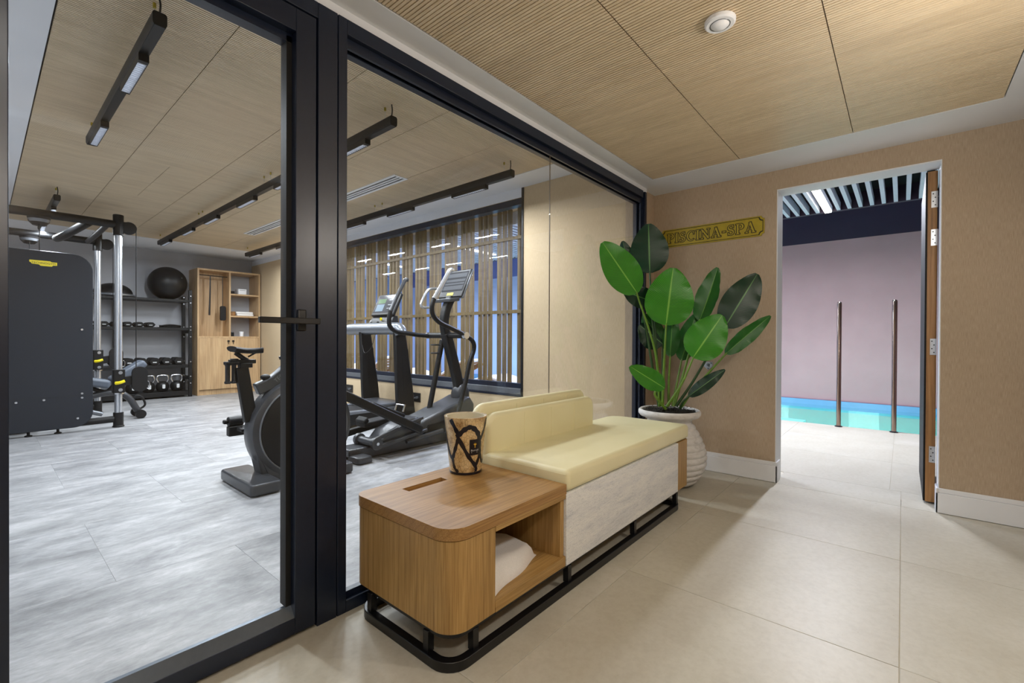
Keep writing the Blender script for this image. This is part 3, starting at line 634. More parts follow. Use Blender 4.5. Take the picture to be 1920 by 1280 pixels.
# waste bin
bc = Vector((1.43, 1.498, 0.453)); R0, R1, HB = 0.071, 0.097, 0.252
bi = thing('waste_bin', 'conical bark patterned bin with black bands on the side table', 'bin', bc)
obj('body', MB().lathe([(R0-0.008, 0), (R0, 0.004), (R1, HB), (R1-0.005, HB), (R0-0.006, 0.01), (0.001, 0.01)], bc, 48), 'bark_print', bi, ang=50)
obj('liner', MB().lathe([(R0-0.007, 0.012), (R1-0.0055, HB-0.002), (R1-0.012, HB-0.002), (R0-0.012, 0.016), (0.001, 0.016)], bc, 48), 'bin_inside', bi, ang=50)
obj('base_ring', MB().lathe([(R0+0.0012, 0.0), (R0+0.0022, 0.010), (R0-0.003, 0.012), (R0-0.003, 0.0)], bc, 48), 'ink_black', bi)
toc = math.atan2(-bc.y, -bc.x)          # the side turned to the room
def onbin(a, h, lift=0.0009):
    r = R0+(R1-R0)*h/HB+lift; t = toc+a; return bc+Vector((r*cos(t), r*sin(t), h))
def band(pts, w):
    """printed band laid on the cone: pts (angle, height) from the viewer's left (-) to right (+)"""
    p = [Vector(q) for q in pts]; sm = [Vector((q.x, q.y)) for q in smooth_path([(a, h, 0) for a, h in pts], 8)]; mb = MB(); L = []; Rr = []
    for i in range(len(sm)):
        d = sm[min(i+1, len(sm)-1)]-sm[max(i-1, 0)]; d = Vector((d.x*0.085, d.y)); d.normalize(); nn = Vector((-d.y/0.085, d.x)); wv = w*(1+0.16*sin(i*1.1))
        L.append(sm[i]+nn*wv); Rr.append(sm[i]-nn*wv)
    vs = [onbin(q.x, q.y) for q in L]+[onbin(q.x, q.y) for q in Rr]; n_ = len(L)
    vs += [onbin(q.x, q.y, -0.0005) for q in L]+[onbin(q.x, q.y, -0.0005) for q in Rr]
    fs = [(i, i+1, n_+i+1, n_+i) for i in range(n_-1)]+[(2*n_+i, 3*n_+i, 3*n_+i+1, 2*n_+i+1) for i in range(n_-1)]+[(i, 2*n_+i, 2*n_+i+1, i+1) for i in range(n_-1)]+[(n_+i, n_+i+1, 3*n_+i+1, 3*n_+i) for i in range(n_-1)]
    return mb.add(vs, fs)
# angle grows to the viewer's right
for pts, w in (([(-0.75, 0.245), (-0.42, 0.19), (-0.36, 0.165), (0.15, 0.085), (0.62, 0.035), (0.66, 0.012)], 0.0085), ([(-0.36, 0.165), (-0.60, 0.11), (-0.82, 0.075), (-1.1, 0.10), (-1.4, 0.20), (-1.5, 0.245)], 0.0075), ([(-0.82, 0.075), (-0.7, 0.03), (-0.45, 0.012)], 0.0075), ([(-0.36, 0.178), (0.0, 0.206), (0.30, 0.212), (0.62, 0.185), (0.78, 0.15)], 0.010), ([(0.78, 0.15), (1.05, 0.19), (1.25, 0.245)], 0.007), ([(0.78, 0.15), (0.86, 0.09), (0.62, 0.035)], 0.008), ([(0.86, 0.09), (1.2, 0.05), (1.7, 0.06), (2.4, 0.16)], 0.0075), ([(-1.4, 0.2), (-2.0, 0.12), (-2.6, 0.05), (2.9, 0.1), (2.4, 0.16)][:3], 0.0075)):
    obj('printed_band', band(pts, w), 'ink_black', bi)
def patch(a0, h0, a1, h1, lift, mat, name, par):
    mb = MB(); n_ = 8; vs = []; 
    for l_ in (lift, lift-0.0006):
        for j in range(2):
            for i in range(n_+1): vs.append(onbin(a0+(a1-a0)*i/n_, (h0, h1)[j], l_))
    q = n_+1; fs = [(i, i+1, q+i+1, q+i) for i in range(n_)]+[(2*q+i, 3*q+i, 3*q+i+1, 2*q+i+1) for i in range(n_)]
    return obj(name, mb.add(vs, fs), mat, par)
lb = patch(0.20, 0.088, 0.78, 0.158, 0.0016, 'ink_black', 'label', bi)
def stamp(name, mb2, mat, par, lift=0.0021):
    """lays a small flat drawing given as (angle, height) on the cone"""
    m3 = MB(); m3.add([onbin(v[0], v[1], lift) for v in mb2.v], mb2.f); return obj(name, m3, mat, par)
tm, wd = text_mb('Borrell', 1.0, (0, 0, 0), (1, 0, 0), (0, 1, 0), 0)
tm.v = [(0.27+0.44*v[0]/wd, 0.106+0.012*v[1], 0) for v in tm.v]; stamp('label_name', tm, 'print_light', lb)
tree = MB(); tree.add([(0.475, 0.121, 0), (0.515, 0.121, 0), (0.515, 0.132, 0), (0.475, 0.132, 0)], [(0, 1, 2, 3)])
for k in range(7):
    a = radians(20+k*23.5); tree.add([(0.495+0.02*cos(a+1.5), 0.133+0.0016*sin(a+1.5), 0), (0.495-0.02*cos(a+1.5), 0.133-0.0016*sin(a+1.5), 0), (0.495+0.125*cos(a), 0.133+0.0115*sin(a), 0)], [(0, 1, 2)])
stamp('label_palm_emblem', tree, 'gold_print', lb); ln = MB(); ln.add([(0.30, 0.099, 0), (0.66, 0.099, 0), (0.66, 0.1015, 0), (0.30, 0.1015, 0)], [(0, 1, 2, 3)]); stamp('label_line', ln, 'print_light', lb)

# ------------------------------------------------------------------ potted plant
PC = Vector((3.30, 1.30, 0))
pp = thing('potted_plant', 'tall broad leaved plant in a ribbed white stone pot beside the bench', 'plant', PC)
prof = [(0.13, 0.0), (0.15, 0.012)]
for k in range(64):
    t = k/63; z = 0.012+0.455*t; r = 0.152+0.112*sin(pi*min(1, (t*0.93+0.02))**0.82)-0.02*t; r += 0.010*abs(sin(t*pi*10.5))-0.004 ; prof.append((r, z))
prof += [(0.186, 0.485), (0.205, 0.492), (0.218, 0.508), (0.218, 0.530), (0.208, 0.540), (0.194, 0.536), (0.190, 0.50), (0.001, 0.50)]
obj('pot', MB().lathe(prof, PC, 56), 'pot_stone', pp, ang=50)
so = MB(); rng = random.Random(5); vs = []; fs = []; NR, NA = 8, 40
for i in range(NR+1):
    for j in range(NA): r = 0.192*i/NR+1e-4; a = 2*pi*j/NA; vs.append((PC.x+r*cos(a), PC.y+r*sin(a), 0.516+rng.uniform(0, 0.026)*(1-0.4*i/NR)))
for i in range(NR):
    for j in range(NA): fs.append((i*NA+j, i*NA+(j+1) % NA, (i+1)*NA+(j+1) % NA, (i+1)*NA+j))
m = len(vs); vs += [(PC.x+0.19*cos(2*pi*j/NA), PC.y+0.19*sin(2*pi*j/NA), 0.503) for j in range(NA)]
for j in range(NA): fs.append((NR*NA+j, NR*NA+(j+1) % NA, m+(j+1) % NA, m+j))
so_o = obj('soil', so.add(vs, fs), 'soil', pp, ang=10)
ms = MB()
for k in range(420):
    a = rng.uniform(0, 2*pi); r = 0.185*rng.random()**.5; c = PC+Vector((r*cos(a), r*sin(a), 0.535+rng.uniform(-0.006, 0.012))); d = Vector((rng.uniform(-1, 1), rng.uniform(-1, 1), rng.uniform(-.3, 1))).normalized()*rng.uniform(0.008, 0.02); s_ = d.orthogonal().normalized()*0.0025
    ms.add([c-s_, c+s_, c+d], [(0, 1, 2)])
mo = obj('moss', ms, 'soil', pp); mo['kind'] = 'stuff'
def zz(X, Y): return 1080+X/2.37, 390+Y/2.37
def leaf(name_mat, tip, base, width, dt, db, bend=0.05, fold=0.12, wave=0.010, stem=(), side=None, facing=1.0, tilt=0.0, blunt=0.6, seed=0):
    """one leaf blade with midrib and stalk; tip/base/stem are places on the plant, dt/db their distances"""
    rg = random.Random(seed+11); T = at(*zz(*tip), dt); Bp = at(*zz(*base), db)
    ax = (T-Bp); L = ax.length; d = ax.normalized(); view = ((T+Bp)/2-CAM).normalized()
    nrm = (-(view-d*view.dot(d))).normalized(); sd = d.cross(nrm).normalized()
    rot = Matrix.Rotation(tilt, 3, d); nrm = rot @ nrm; sd = rot @ sd
    w = width/2.37/FPX*((dt+db)/2)/2; NL, NW = 22, 8; mb = MB(); vs = []; uvs = []
    for lay in (0, 1):
        for i in range(NL+1):
            t = i/NL; pr = max(0.03, sin(pi*(0.012+0.976*t**(0.62+0.3*blunt))))**0.62
            c = Bp+ax*t+nrm*(bend*sin(pi*t)*L)-nrm*(lay*0.0015)
            for j in range(-NW, NW+1):
                u = j/NW; q = w*pr*u; rip = wave*sin(t*17+seed+(2 if u > 0 else 0))*abs(u)**2.2+0.5*wave*sin(t*43+u*3+seed)*abs(u)**3
                vs.append(c+sd*q-nrm*(fold*abs(q))+nrm*rip)
                if lay == 0: uvs.append((u, t))
    q = 2*NW+1; n1 = (NL+1)*q; fs = []
    for i in range(NL):
        for j in range(2*NW): a = i*q+j; fs += [(a, a+1, a+q+1, a+q), (n1+a, n1+a+q, n1+a+q+1, n1+a+1)]
    for i in range(NL):
        for j, s_ in ((0, 1), (2*NW, -1)): a = i*q+j; fs.append((a, a+q, n1+a+q, n1+a))
    mb.add(vs, fs); o = obj('leaf', mb, name_mat, pp, ang=60)
    uvl = o.data.uv_layers.new(name='UVMap'); allu = uvs+uvs
    for lp in o.data.loops: uvl.data[lp.index].uv = allu[lp.vertex_index]
    if stem:
        pts = [Bp+ax*0.03-nrm*0.003]+[at(*zz(X, Y), D) for X, Y, D in stem]
        obj('stem', MB().tube(pts, (0.006, 0.011), 8, 6), 'stem_green' if name_mat != 'leaf_dark' else 'stem_dark', o)
    return o
ZS = 3.33
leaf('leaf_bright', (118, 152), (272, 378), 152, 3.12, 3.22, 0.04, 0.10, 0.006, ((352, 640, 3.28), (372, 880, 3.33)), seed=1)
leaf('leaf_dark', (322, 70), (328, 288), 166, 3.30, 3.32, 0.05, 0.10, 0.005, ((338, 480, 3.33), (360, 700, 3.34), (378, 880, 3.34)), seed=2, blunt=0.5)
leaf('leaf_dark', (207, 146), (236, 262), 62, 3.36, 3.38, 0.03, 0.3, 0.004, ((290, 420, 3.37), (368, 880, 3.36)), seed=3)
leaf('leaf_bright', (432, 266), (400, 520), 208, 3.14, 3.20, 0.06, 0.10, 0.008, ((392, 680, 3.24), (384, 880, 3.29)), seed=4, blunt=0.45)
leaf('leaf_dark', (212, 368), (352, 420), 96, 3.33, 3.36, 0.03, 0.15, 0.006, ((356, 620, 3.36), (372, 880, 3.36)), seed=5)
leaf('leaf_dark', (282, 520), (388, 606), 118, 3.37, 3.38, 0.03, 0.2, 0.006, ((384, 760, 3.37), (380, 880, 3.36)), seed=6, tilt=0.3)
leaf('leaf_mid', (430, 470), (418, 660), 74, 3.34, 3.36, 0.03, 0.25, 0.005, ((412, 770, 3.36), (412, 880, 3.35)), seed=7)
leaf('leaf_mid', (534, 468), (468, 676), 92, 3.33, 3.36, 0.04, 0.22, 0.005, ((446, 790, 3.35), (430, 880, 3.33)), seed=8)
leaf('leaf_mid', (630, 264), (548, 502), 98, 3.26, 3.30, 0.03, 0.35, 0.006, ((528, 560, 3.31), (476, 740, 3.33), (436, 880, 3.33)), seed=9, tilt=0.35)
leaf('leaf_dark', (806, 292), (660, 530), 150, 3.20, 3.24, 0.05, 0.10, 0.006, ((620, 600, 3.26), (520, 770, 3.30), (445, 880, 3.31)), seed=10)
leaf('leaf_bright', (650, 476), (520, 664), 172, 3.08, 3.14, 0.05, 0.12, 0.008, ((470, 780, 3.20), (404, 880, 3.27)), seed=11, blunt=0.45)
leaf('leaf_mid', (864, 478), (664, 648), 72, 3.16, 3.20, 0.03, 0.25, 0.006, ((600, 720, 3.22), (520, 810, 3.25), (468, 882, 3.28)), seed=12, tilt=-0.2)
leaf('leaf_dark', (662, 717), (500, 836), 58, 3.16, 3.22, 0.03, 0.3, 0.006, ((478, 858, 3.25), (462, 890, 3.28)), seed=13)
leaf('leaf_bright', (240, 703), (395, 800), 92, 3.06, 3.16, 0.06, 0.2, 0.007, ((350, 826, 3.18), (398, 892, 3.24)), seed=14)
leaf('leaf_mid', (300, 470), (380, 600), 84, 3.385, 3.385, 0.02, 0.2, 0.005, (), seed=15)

# ------------------------------------------------------------------ sign, lock plate, sensor
sg = thing('wall_sign', 'brass plaque lettered PISCINA-SPA on the wallpaper above the plant', 'sign', (XW, 1.19, 1.83))
SY0_, SY1_, SZ0_, SZ1_ = 0.79, 1.588, 1.832, 1.984
def notched(a0, b0, a1, b1, r, n_=6):
    o_ = []
    for (cx, cy, s0) in ((a0, b0, 0.5*pi), (a1, b0, pi), (a1, b1, 1.5*pi), (a0, b1, 0)):
        for k in range(n_+1):
            t = s0-0.5*pi*k/n_; o_.append((cx+r*cos(t), cy+r*sin(t)))
    return o_
obj('plate', MB().prism(notched(SY0_, SZ0_, SY1_, SZ1_, 0.02), 'x', XW-0.007, XW), 'brass', sg, 0.001, 1)
o1 = notched(SY0_+0.008, SZ0_+0.008, SY1_-0.008, SZ1_-0.008, 0.024); i1 = notched(SY0_+0.0125, SZ0_+0.0125, SY1_-0.0125, SZ1_-0.0125, 0.0265); n_ = len(o1)
obj('border_line', MB().add([(XW-0.0075, u, v) for u, v in o1]+[(XW-0.0075, u, v) for u, v in i1], [(i, (i+1) % n_, n_+(i+1) % n_, n_+i) for i in range(n_)]), 'sign_outline', sg)
for yy in (SY0_+0.028, SY1_-0.028): obj('screw', MB().lathe([(0.006, 0), (0.006, 0.002), (0.003, 0.004), (0.001, 0.0042)], (0, 0, 0), 12), 'brass_letter', sg, local=True).matrix_local = Matrix.Translation((-0.007, yy-1.19, (SZ0_+SZ1_)/2-1.83)) @ Matrix.Rotation(-pi/2, 4, 'Y')
def stroke(mb, pts, ws, grow):
    """variable width stroke in letter space"""
    p = [Vector(q) for q in pts]; n_ = len(p); L = []; R_ = []
    for i in range(n_):
        d = (p[min(i+1, n_-1)]-p[max(i-1, 0)]).normalized(); e = Vector((-d.y, d.x)); w = (ws[i] if isinstance(ws, (list, tuple)) else ws)/2+grow
        q = p[i]-(d*grow if i == 0 else 0*d)+(d*grow if i == n_-1 else 0*d); L.append(q+e*w); R_.append(q-e*w)
    mb.add([(v.x, v.y, 0) for v in L]+[(v.x, v.y, 0) for v in R_], [(i, i+1, n_+i+1, n_+i) for i in range(n_-1)])
def arcp(cx, cy, rx, ry, a0, a1, n_=14): return [(cx+rx*cos(radians(a0+(a1-a0)*k/n_)), cy+ry*sin(radians(a0+(a1-a0)*k/n_))) for k in range(n_+1)]
SW, TN, SF = 0.15, 0.06, 0.065
def glyph(ch, g):
    mb = MB(); S = lambda p, w: stroke(mb, p, w, g)
    serif = lambda x0, x1, y: S([(x0, y), (x1, y)], SF)
    lo, hi = SF/2, 1-SF/2
    if ch == 'P':
        S([(0.17, 0), (0.17, 1)], SW); serif(0.03, 0.33, lo); serif(0.03, 0.17, hi)
        S([(0.2, 0.965)]+arcp(0.38, 0.725, 0.21, 0.24, 90, -90)+[(0.2, 0.485)], [TN]+[TN+(SW-TN)*sin(pi*k/14) for k in range(15)]+[TN]); w = 0.68
    elif ch == 'I': S([(0.17, 0), (0.17, 1)], SW); serif(0.03, 0.31, lo); serif(0.03, 0.31, hi); w = 0.34
    elif ch == 'S':
        p = arcp(0.29, 0.745, 0.19, 0.22, 30, 250, 12)+arcp(0.31, 0.265, 0.20, 0.235, 75, -150, 12); nn = len(p)
        S(p, [TN+(SW-TN)*math.exp(-((k/(nn-1)-0.5)/0.22)**2) for k in range(nn)]); S([(0.475, 0.72), (0.475, 0.98)], TN); S([(0.10, 0.02), (0.10, 0.28)], TN); w = 0.60
    elif ch == 'C':
        p = arcp(0.42, 0.5, 0.34, 0.475, 48, 312, 24); S(p, [TN+(SW-TN)*sin(pi*k/24)**1.5 for k in range(25)]); S([(0.665, 0.66), (0.665, 0.97)], TN); w = 0.76
    elif ch == 'N':
        S([(0.13, 0), (0.13, 1)], TN); S([(0.72, 0), (0.72, 1)], TN); S([(0.12, 0.96), (0.72, 0.03)], SW); serif(0.02, 0.25, lo); serif(0.02, 0.15, hi); serif(0.60, 0.83, hi); w = 0.86
    elif ch == 'A':
        S([(0.12, 0.02), (0.42, 1.0)], TN); S([(0.40, 1.0), (0.70, 0.02)], SW); S([(0.22, 0.34), (0.62, 0.34)], TN); serif(0.02, 0.24, lo); serif(0.55, 0.85, lo); w = 0.84
    else: S([(0.05, 0.42), (0.33, 0.42)], 0.11); w = 0.38
    return mb, w
txt = 'PISCINA-SPA'; LH = 0.078; tot = sum(glyph(c, 0)[1]+0.10 for c in txt)-0.10; LS = 0.68/(tot*LH); penx = 0
for c in txt:
    w = glyph(c, 0)[1]
    for (grow, lift, mat, nm) in ((0.066, 0.0078, 'sign_outline', 'letter_outline'), (0.0, 0.0084, 'brass_letter', 'letter')):
        mb = glyph(c, grow)[0]; mb.v = [(XW-lift-0.00001*i, 1.530-(penx+v[0])*LH*LS, 1.868+v[1]*LH) for i, v in enumerate(mb.v)]
        obj(nm, mb, mat, sg)
    penx += w+0.10
lp = thing('lock_plate', 'small steel shield shaped key plate on the wallpaper behind the plant', 'key plate', (XW, 1.189, 0.80))
ly, lz = 1.189, 0.843
obj('plate', MB().prism([(ly-0.034, lz+0.03), (ly-0.034, lz-0.008), (ly, lz-0.036), (ly+0.034, lz-0.008), (ly+0.034, lz+0.03)], 'x', XW-0.004, XW), 'steel_plate', lp, 0.001, 1)
obj('keyhole', MB().cyl((XW-0.0075, ly-0.001, lz+0.006), (XW-0.003, ly-0.001, lz+0.006), 0.012, 14), 'machine_grey', lp); obj('key_slot', B(XW-0.0082, ly-0.010, lz-0.010, XW-0.0035, ly-0.006, lz+0.016), 'black_steel', lp)
for dy, dz in ((-0.024, 0.02), (0.024, 0.02), (0, -0.024)): obj('screw', MB().cyl((XW-0.0055, ly+dy, lz+dz), (XW-0.0035, ly+dy, lz+dz), 0.004, 8), 'black_steel', lp)
se = thing('ceiling_sensor', 'white round sensor on the corridor wood ceiling', 'sensor', (1.886, 0.551, 2.262))
obj('base', MB().lathe([(0.001, 0), (0.050, 0), (0.056, 0.005), (0.057, 0.016), (0.052, 0.022), (0.001, 0.022)], (1.886, 0.551, 2.281), 36), 'plastic_white', se); obj('lens', MB().lathe([(0.001, -0.014), (0.016, -0.012), (0.028, -0.006), (0.035, 0.001), (0.001, 0.002)], (1.886, 0.551, 2.281), 32), 'plastic_white', se)
obj('lens_ring', MB().tube([(1.886+0.036*cos(2*pi*k/32), 0.551+0.036*sin(2*pi*k/32), 2.281) for k in range(32)], 0.0018, 6, closed=True), 'machine_grey', se)

# ------------------------------------------------------------------ gym ceiling fittings
def track(label, x, y0, y1, zb=2.45):
    t = thing('pendant_track_light', label, 'track light', (x, (y0+y1)/2, zb), 0, 'pendant track lights in the gym')
    obj('housing', MB().prism([(x-0.021, zb), (x+0.021, zb), (x+0.027, zb+0.014), (x+0.027, zb+0.056), (x+0.020, zb+0.064), (x-0.020, zb+0.064), (x-0.027, zb+0.056), (x-0.027, zb+0.014)], 'y', y0, y1), 'machine_black', t, 0.001, 1)
    n_ = max(1, round((y1-y0)/2.0)); u = (y1-y0)/n_
    for i in range(n_):
        yb = y0+i*u
        for a, b in ((0.34, 0.76), (1.42, 1.84)):
            m_ = obj('light_module', B(x-0.021, yb+a-0.03, zb-0.036, x+0.021, yb+a, zb).box(x-0.021, yb+b, zb-0.036, x+0.021, yb+b+0.006, zb).box(x-0.021, yb+a, zb-0.036, x-0.018, yb+b, zb).box(x+0.018, yb+a, zb-0.036, x+0.021, yb+b, zb), 'machine_black', t)
            lv = MB(); q = 18
            for k in range(q): yy = yb+a+(b-a)*(k+0.5)/q; lv.box(x-0.018, yy-0.0035, zb-0.035, x+0.018, yy+0.0035, zb-0.020)
            obj('louvre', lv, 'louvre_white', m_); obj('diffuser', B(x-0.018, yb+a, zb-0.010, x+0.018, yb+b, zb-0.002), 'lamp_glow', m_)
        for yy in (yb+0.10, yb+u-0.05):
            w_ = obj('suspension_wire', MB().cyl((x, yy, zb+0.06), (x, yy, 2.60), 0.0012, 6), 'steel_plate', t); obj('ceiling_cup', MB().lathe([(0.007, 0), (0.007, 0.022), (0.001, 0.022)], (x, yy, 2.579), 10), 'brass', w_)
    obj('cable', MB().tube([(x+0.004, y0+0.035, zb+0.06), (x+0.008, y0+0.03, zb+0.11), (x+0.002, y0+0.028, 2.60)], 0.0042, 8, 5), 'machine_black', t)
track('short black pendant track light nearest the white soffit at the glass door', 0.530, 2.55, 4.52)
track('black pendant track light above the cable machine at the back', 0.520, 6.62, 8.6)
track('long black pendant track light through the middle of the gym ceiling', 1.777, 2.556, 8.58)
track('long black pendant track light hanging before the gym window', 3.0, 2.57, 8.62)
vt = thing('air_vent', 'white linear slot air vent in the gym wood ceiling', 'vent', (2.63, 5.5, 2.59))
V0, V1 = 3.66, 7.46
obj('frame', B(2.552, V0, 2.594, 2.580, V1, 2.603).box(2.682, V0, 2.594, 2.708, V1, 2.603).box(2.580, V0, 2.594, 2.682, V0+0.025, 2.603).box(2.580, V1-0.025, 2.594, 2.682, V1, 2.603), 'white_skirting', vt, 0.001, 1)
obj('blade', B(2.604, V0+0.025, 2.595, 2.622, V1-0.025, 2.602), 'white_skirting', vt); obj('blade', B(2.640, V0+0.025, 2.595, 2.660, V1-0.025, 2.602), 'white_skirting', vt); obj('slot_back', B(2.580, V0+0.02, 2.6005, 2.682, V1-0.02, 2.6018), 'black_gap', vt)
for i, (y0, y1, z0, z1) in enumerate(((4.612, 4.79, 0.245, 0.36), (6.216, 6.40, 0.237, 0.35))):
    t = thing('power_outlet', ['black double power outlet under the window beside the treadmill', 'black double power outlet under the window next to the mullion'][i], 'outlet', (XG, (y0+y1)/2, z0))
    obj('plate', B(XG-0.010, y0, z0, XG, y1, z1), 'black_steel', t, 0.003)
    for yy in (y0+0.05, y1-0.05): obj('socket', MB().cyl((XG-0.0105, yy, (z0+z1)/2), (XG-0.006, yy, (z0+z1)/2), 0.02, 16), 'machine_charcoal', t)
    obj('plug', MB().cyl((XG-0.04, y0+0.05, (z0+z1)/2), (XG-0.01, y0+0.05, (z0+z1)/2), 0.015, 14), 'machine_grey', t)

# ------------------------------------------------------------------ wall cabinet
cb = thing('storage_cabinet', 'oak wall cabinet with open shelves above two doors', 'cabinet', (3.065, 9.86, 0))
CX0, CX1, CY0, CY1, CZ = 2.54, 3.593, 9.61, 10.118, 2.30
obj('side_panel', B(CX0, CY0, 0, CX0+0.028, CY1, CZ), 'cabinet_oak', cb, 0.001, 1); obj('side_panel', B(CX1-0.028, CY0, 0, CX1, CY1, CZ), 'cabinet_oak', cb, 0.001, 1)
obj('top_panel', B(CX0+0.028, CY0, CZ-0.028, CX1-0.028, CY1, CZ), 'cabinet_oak', cb); obj('middle_panel', B(CX0+0.028, CY0, 1.045, CX1-0.028, CY1, 1.073), 'cabinet_oak', cb); obj('plinth', B(CX0+0.028, CY0+0.04, 0, CX1-0.028, CY0+0.06, 0.095), 'cabinet_oak', cb)
obj('divider', B(3.048, CY0, 1.073, 3.076, CY1, CZ-0.028), 'cabinet_oak', cb); obj('back_panel', B(CX0+0.028, CY1-0.16, 1.073, 3.048, CY1-0.14, CZ-0.028), 'cabinet_oak', cb); obj('back_panel', B(3.076, CY1-0.02, 1.073, CX1-0.028, CY1-0.005, CZ-0.028), 'gym_grey_paint', cb)
obj('shelf', B(3.076, CY0+0.01, 1.852, CX1-0.028, CY1-0.02, 1.878), 'cabinet_oak', cb); obj('shelf', B(3.076, CY0+0.01, 1.438, CX1-0.028, CY1-0.02, 1.464), 'cabinet_oak', cb)
for x0, x1, kx in ((CX0+0.030, 3.064, 3.035), (3.067, CX1-0.030, 3.115)):
    d_ = obj('door', B(x0, CY0+0.001, 0.10, x1, CY0+0.022, 1.043), 'cabinet_oak', cb, 0.0015, 1)
    obj('key_knob', MB().cyl((kx, CY0-0.022, 0.985), (kx, CY0+0.001, 0.985), 0.018, 12).box(kx-0.004, CY0-0.02, 0.925, kx+0.004, CY0-0.014, 0.98), 'black_steel', d_)
obj('hanging_rod', MB().cyl((CX0+0.028, CY0+0.10, 2.19), (3.048, CY0+0.10, 2.19), 0.009, 10), 'black_steel', cb)
tag(obj('exercise_strap', MB().tube([(2.765, CY0+0.09, 2.19), (2.763, CY0+0.09, 1.9), (2.752, CY0+0.09, 1.46)], (0.010, 0.016), 8, 4), 'black_steel'), 'thin black strap hanging from the rod in the oak cabinet', 'strap')
t = thing('hanging_grip', 'black padded grip hanging on a cord in the oak cabinet', 'grip', (2.972, CY0+0.09, 1.38))
obj('pad', MB().prism(rr(2.925, 1.37, 3.02, 1.64, 0.03), 'y', CY0+0.07, CY0+0.115), 'rubber_black', t, 0.006); obj('cord', MB().cyl((2.967, CY0+0.09, 1.63), (2.967, CY0+0.09, 2.19), 0.006, 8), 'black_steel', t)
tag(obj('rubber_band', MB().tube([(2.585, CY0+0.09, 2.185), (2.585, CY0+0.09, 1.9), (2.583, CY0+0.09, 1.42)], 0.007, 8, 3), 'black_steel'), 'narrow black band hanging at the left side of the oak cabinet', 'band')
def crate(name, label, cat, x0, x1, z0, z1, mat, y0=CY0+0.06, d=0.18, rows=1, group=None):
    t_ = thing(name, label, cat, ((x0+x1)/2, y0+d/2, z0), 0, group); h = (z1-z0)/rows
    for i in range(rows): obj('body' if rows == 1 else 'towel', pillow(rr(x0, y0, x1, y0+d, 0.012, 3), 'z', z0+i*h+0.0006, z0+(i+1)*h-0.0006, min(0.008, h*0.4)), mat, t_)
    return t_
c1 = crate('paper_box', 'white paper dispenser box on the top shelf of the oak cabinet', 'box', 3.225, 3.372, 1.879, 1.985, 'plastic_white'); obj('slot', B(3.245, CY0+0.0595, 1.955, 3.352, CY0+0.062, 1.962), 'machine_grey', c1)
c2 = crate('small_speaker', 'small dark device on the top shelf of the oak cabinet', 'device', 3.100, 3.165, 1.879, 1.935, 'rubber_black', d=0.07); obj('base', B(3.098, CY0+0.058, 1.879, 3.167, CY0+0.13, 1.885), 'black_steel', c2)
for i in range(2):
    tag(obj('folded_towel', pillow(rr(3.20-0.015*i, CY0+0.05, 3.50-0.01*i, CY0+0.30, 0.03, 4), 'z', 1.466+0.042*i, 1.506+0.042*i, 0.016), 'towel_white'), ['bottom white folded towel on the middle cabinet shelf', 'top white folded towel on the middle cabinet shelf'][i], 'towel', 'folded towels in the cabinet')
c3 = crate('dark_case', 'brown case beside the folded towels in the oak cabinet', 'case', 3.095, 3.178, 1.466, 1.548, 'door_edge_wood', d=0.16); obj('lid', B(3.093, CY0+0.058, 1.53, 3.18, CY0+0.222, 1.536), 'black_steel', c3)
cu = thing('white_cup', 'white cup on the lowest open shelf of the oak cabinet', 'cup', (3.30, CY0+0.12, 1.074)); obj('body', MB().lathe([(0.034, 0), (0.040, 0.09), (0.036, 0.09), (0.031, 0.006), (0.001, 0.006)], (3.30, CY0+0.12, 1.0745), 20), 'plastic_white', cu); obj('rim', MB().tube([(3.30+0.038*cos(k*pi/10), CY0+0.12+0.038*sin(k*pi/10), 1.165) for k in range(20)], 0.002, 6, closed=True), 'plastic_white', cu)
c4 = crate('dark_jar', 'dark jar on the lowest open shelf of the oak cabinet', 'jar', 3.095, 3.155, 1.0745, 1.15, 'rubber_black', d=0.06); obj('lid', MB().cyl((3.125, CY0+0.09, 1.15), (3.125, CY0+0.09, 1.165), 0.028, 16), 'machine_grey', c4)

# ------------------------------------------------------------------ equipment rack
RX0, RX1, RY0, RY1 = 0.55, 2.46, 9.60, 10.06
rk = thing('equipment_rack', 'black steel gym rack with four shelves against the grey wall', 'rack', ((RX0+RX1)/2, 9.83, 0))
for x in (RX0, RX1-0.05, 1.45):
    for y in (RY0, RY1-0.05):
        if x == 1.45 and y == RY0: continue
        u_ = obj('upright', B(x, y, 0, x+0.05, y+0.05, 1.885 if y == RY0 else 1.80), 'machine_black', rk, 0.003)
        if x == RX1-0.05:
            for z in (0.24, 0.36, 0.62, 1.06, 1.18, 1.24, 1.66, 1.78): obj('bolt', MB().cyl((x+0.025, y-0.006, z), (x+0.025, y+0.002, z), 0.011, 10), 'screw_metal', u_)
for z0, z1, dz in ((1.672, 1.712, 0), (1.172, 1.222, 0), (0.515, 0.572, 0), (0.03, 0.11, 0)):
    obj('shelf', B(RX0+0.05, RY0+0.008, z0, RX1-0.05, RY1-0.01, z1), 'machine_black', rk, 0.004)
for z in (0.30, 1.12): obj('brace', B(RX1-0.045, RY0+0.05, z, RX1-0.005, RY1-0.05, z+0.06), 'machine_black', rk)
bl = thing('exercise_ball', 'large black exercise ball on top of the gym rack', 'ball', (2.15, 9.82, 1.712)); obj('ball', MB().ball((2.15, 9.82, 1.712+0.286), 0.286, 40, 24), 'machine_black', bl); obj('valve', MB().cyl((2.286, 9.60, 2.08), (2.300, 9.577, 2.085), 0.008, 8), 'screw_metal', bl)
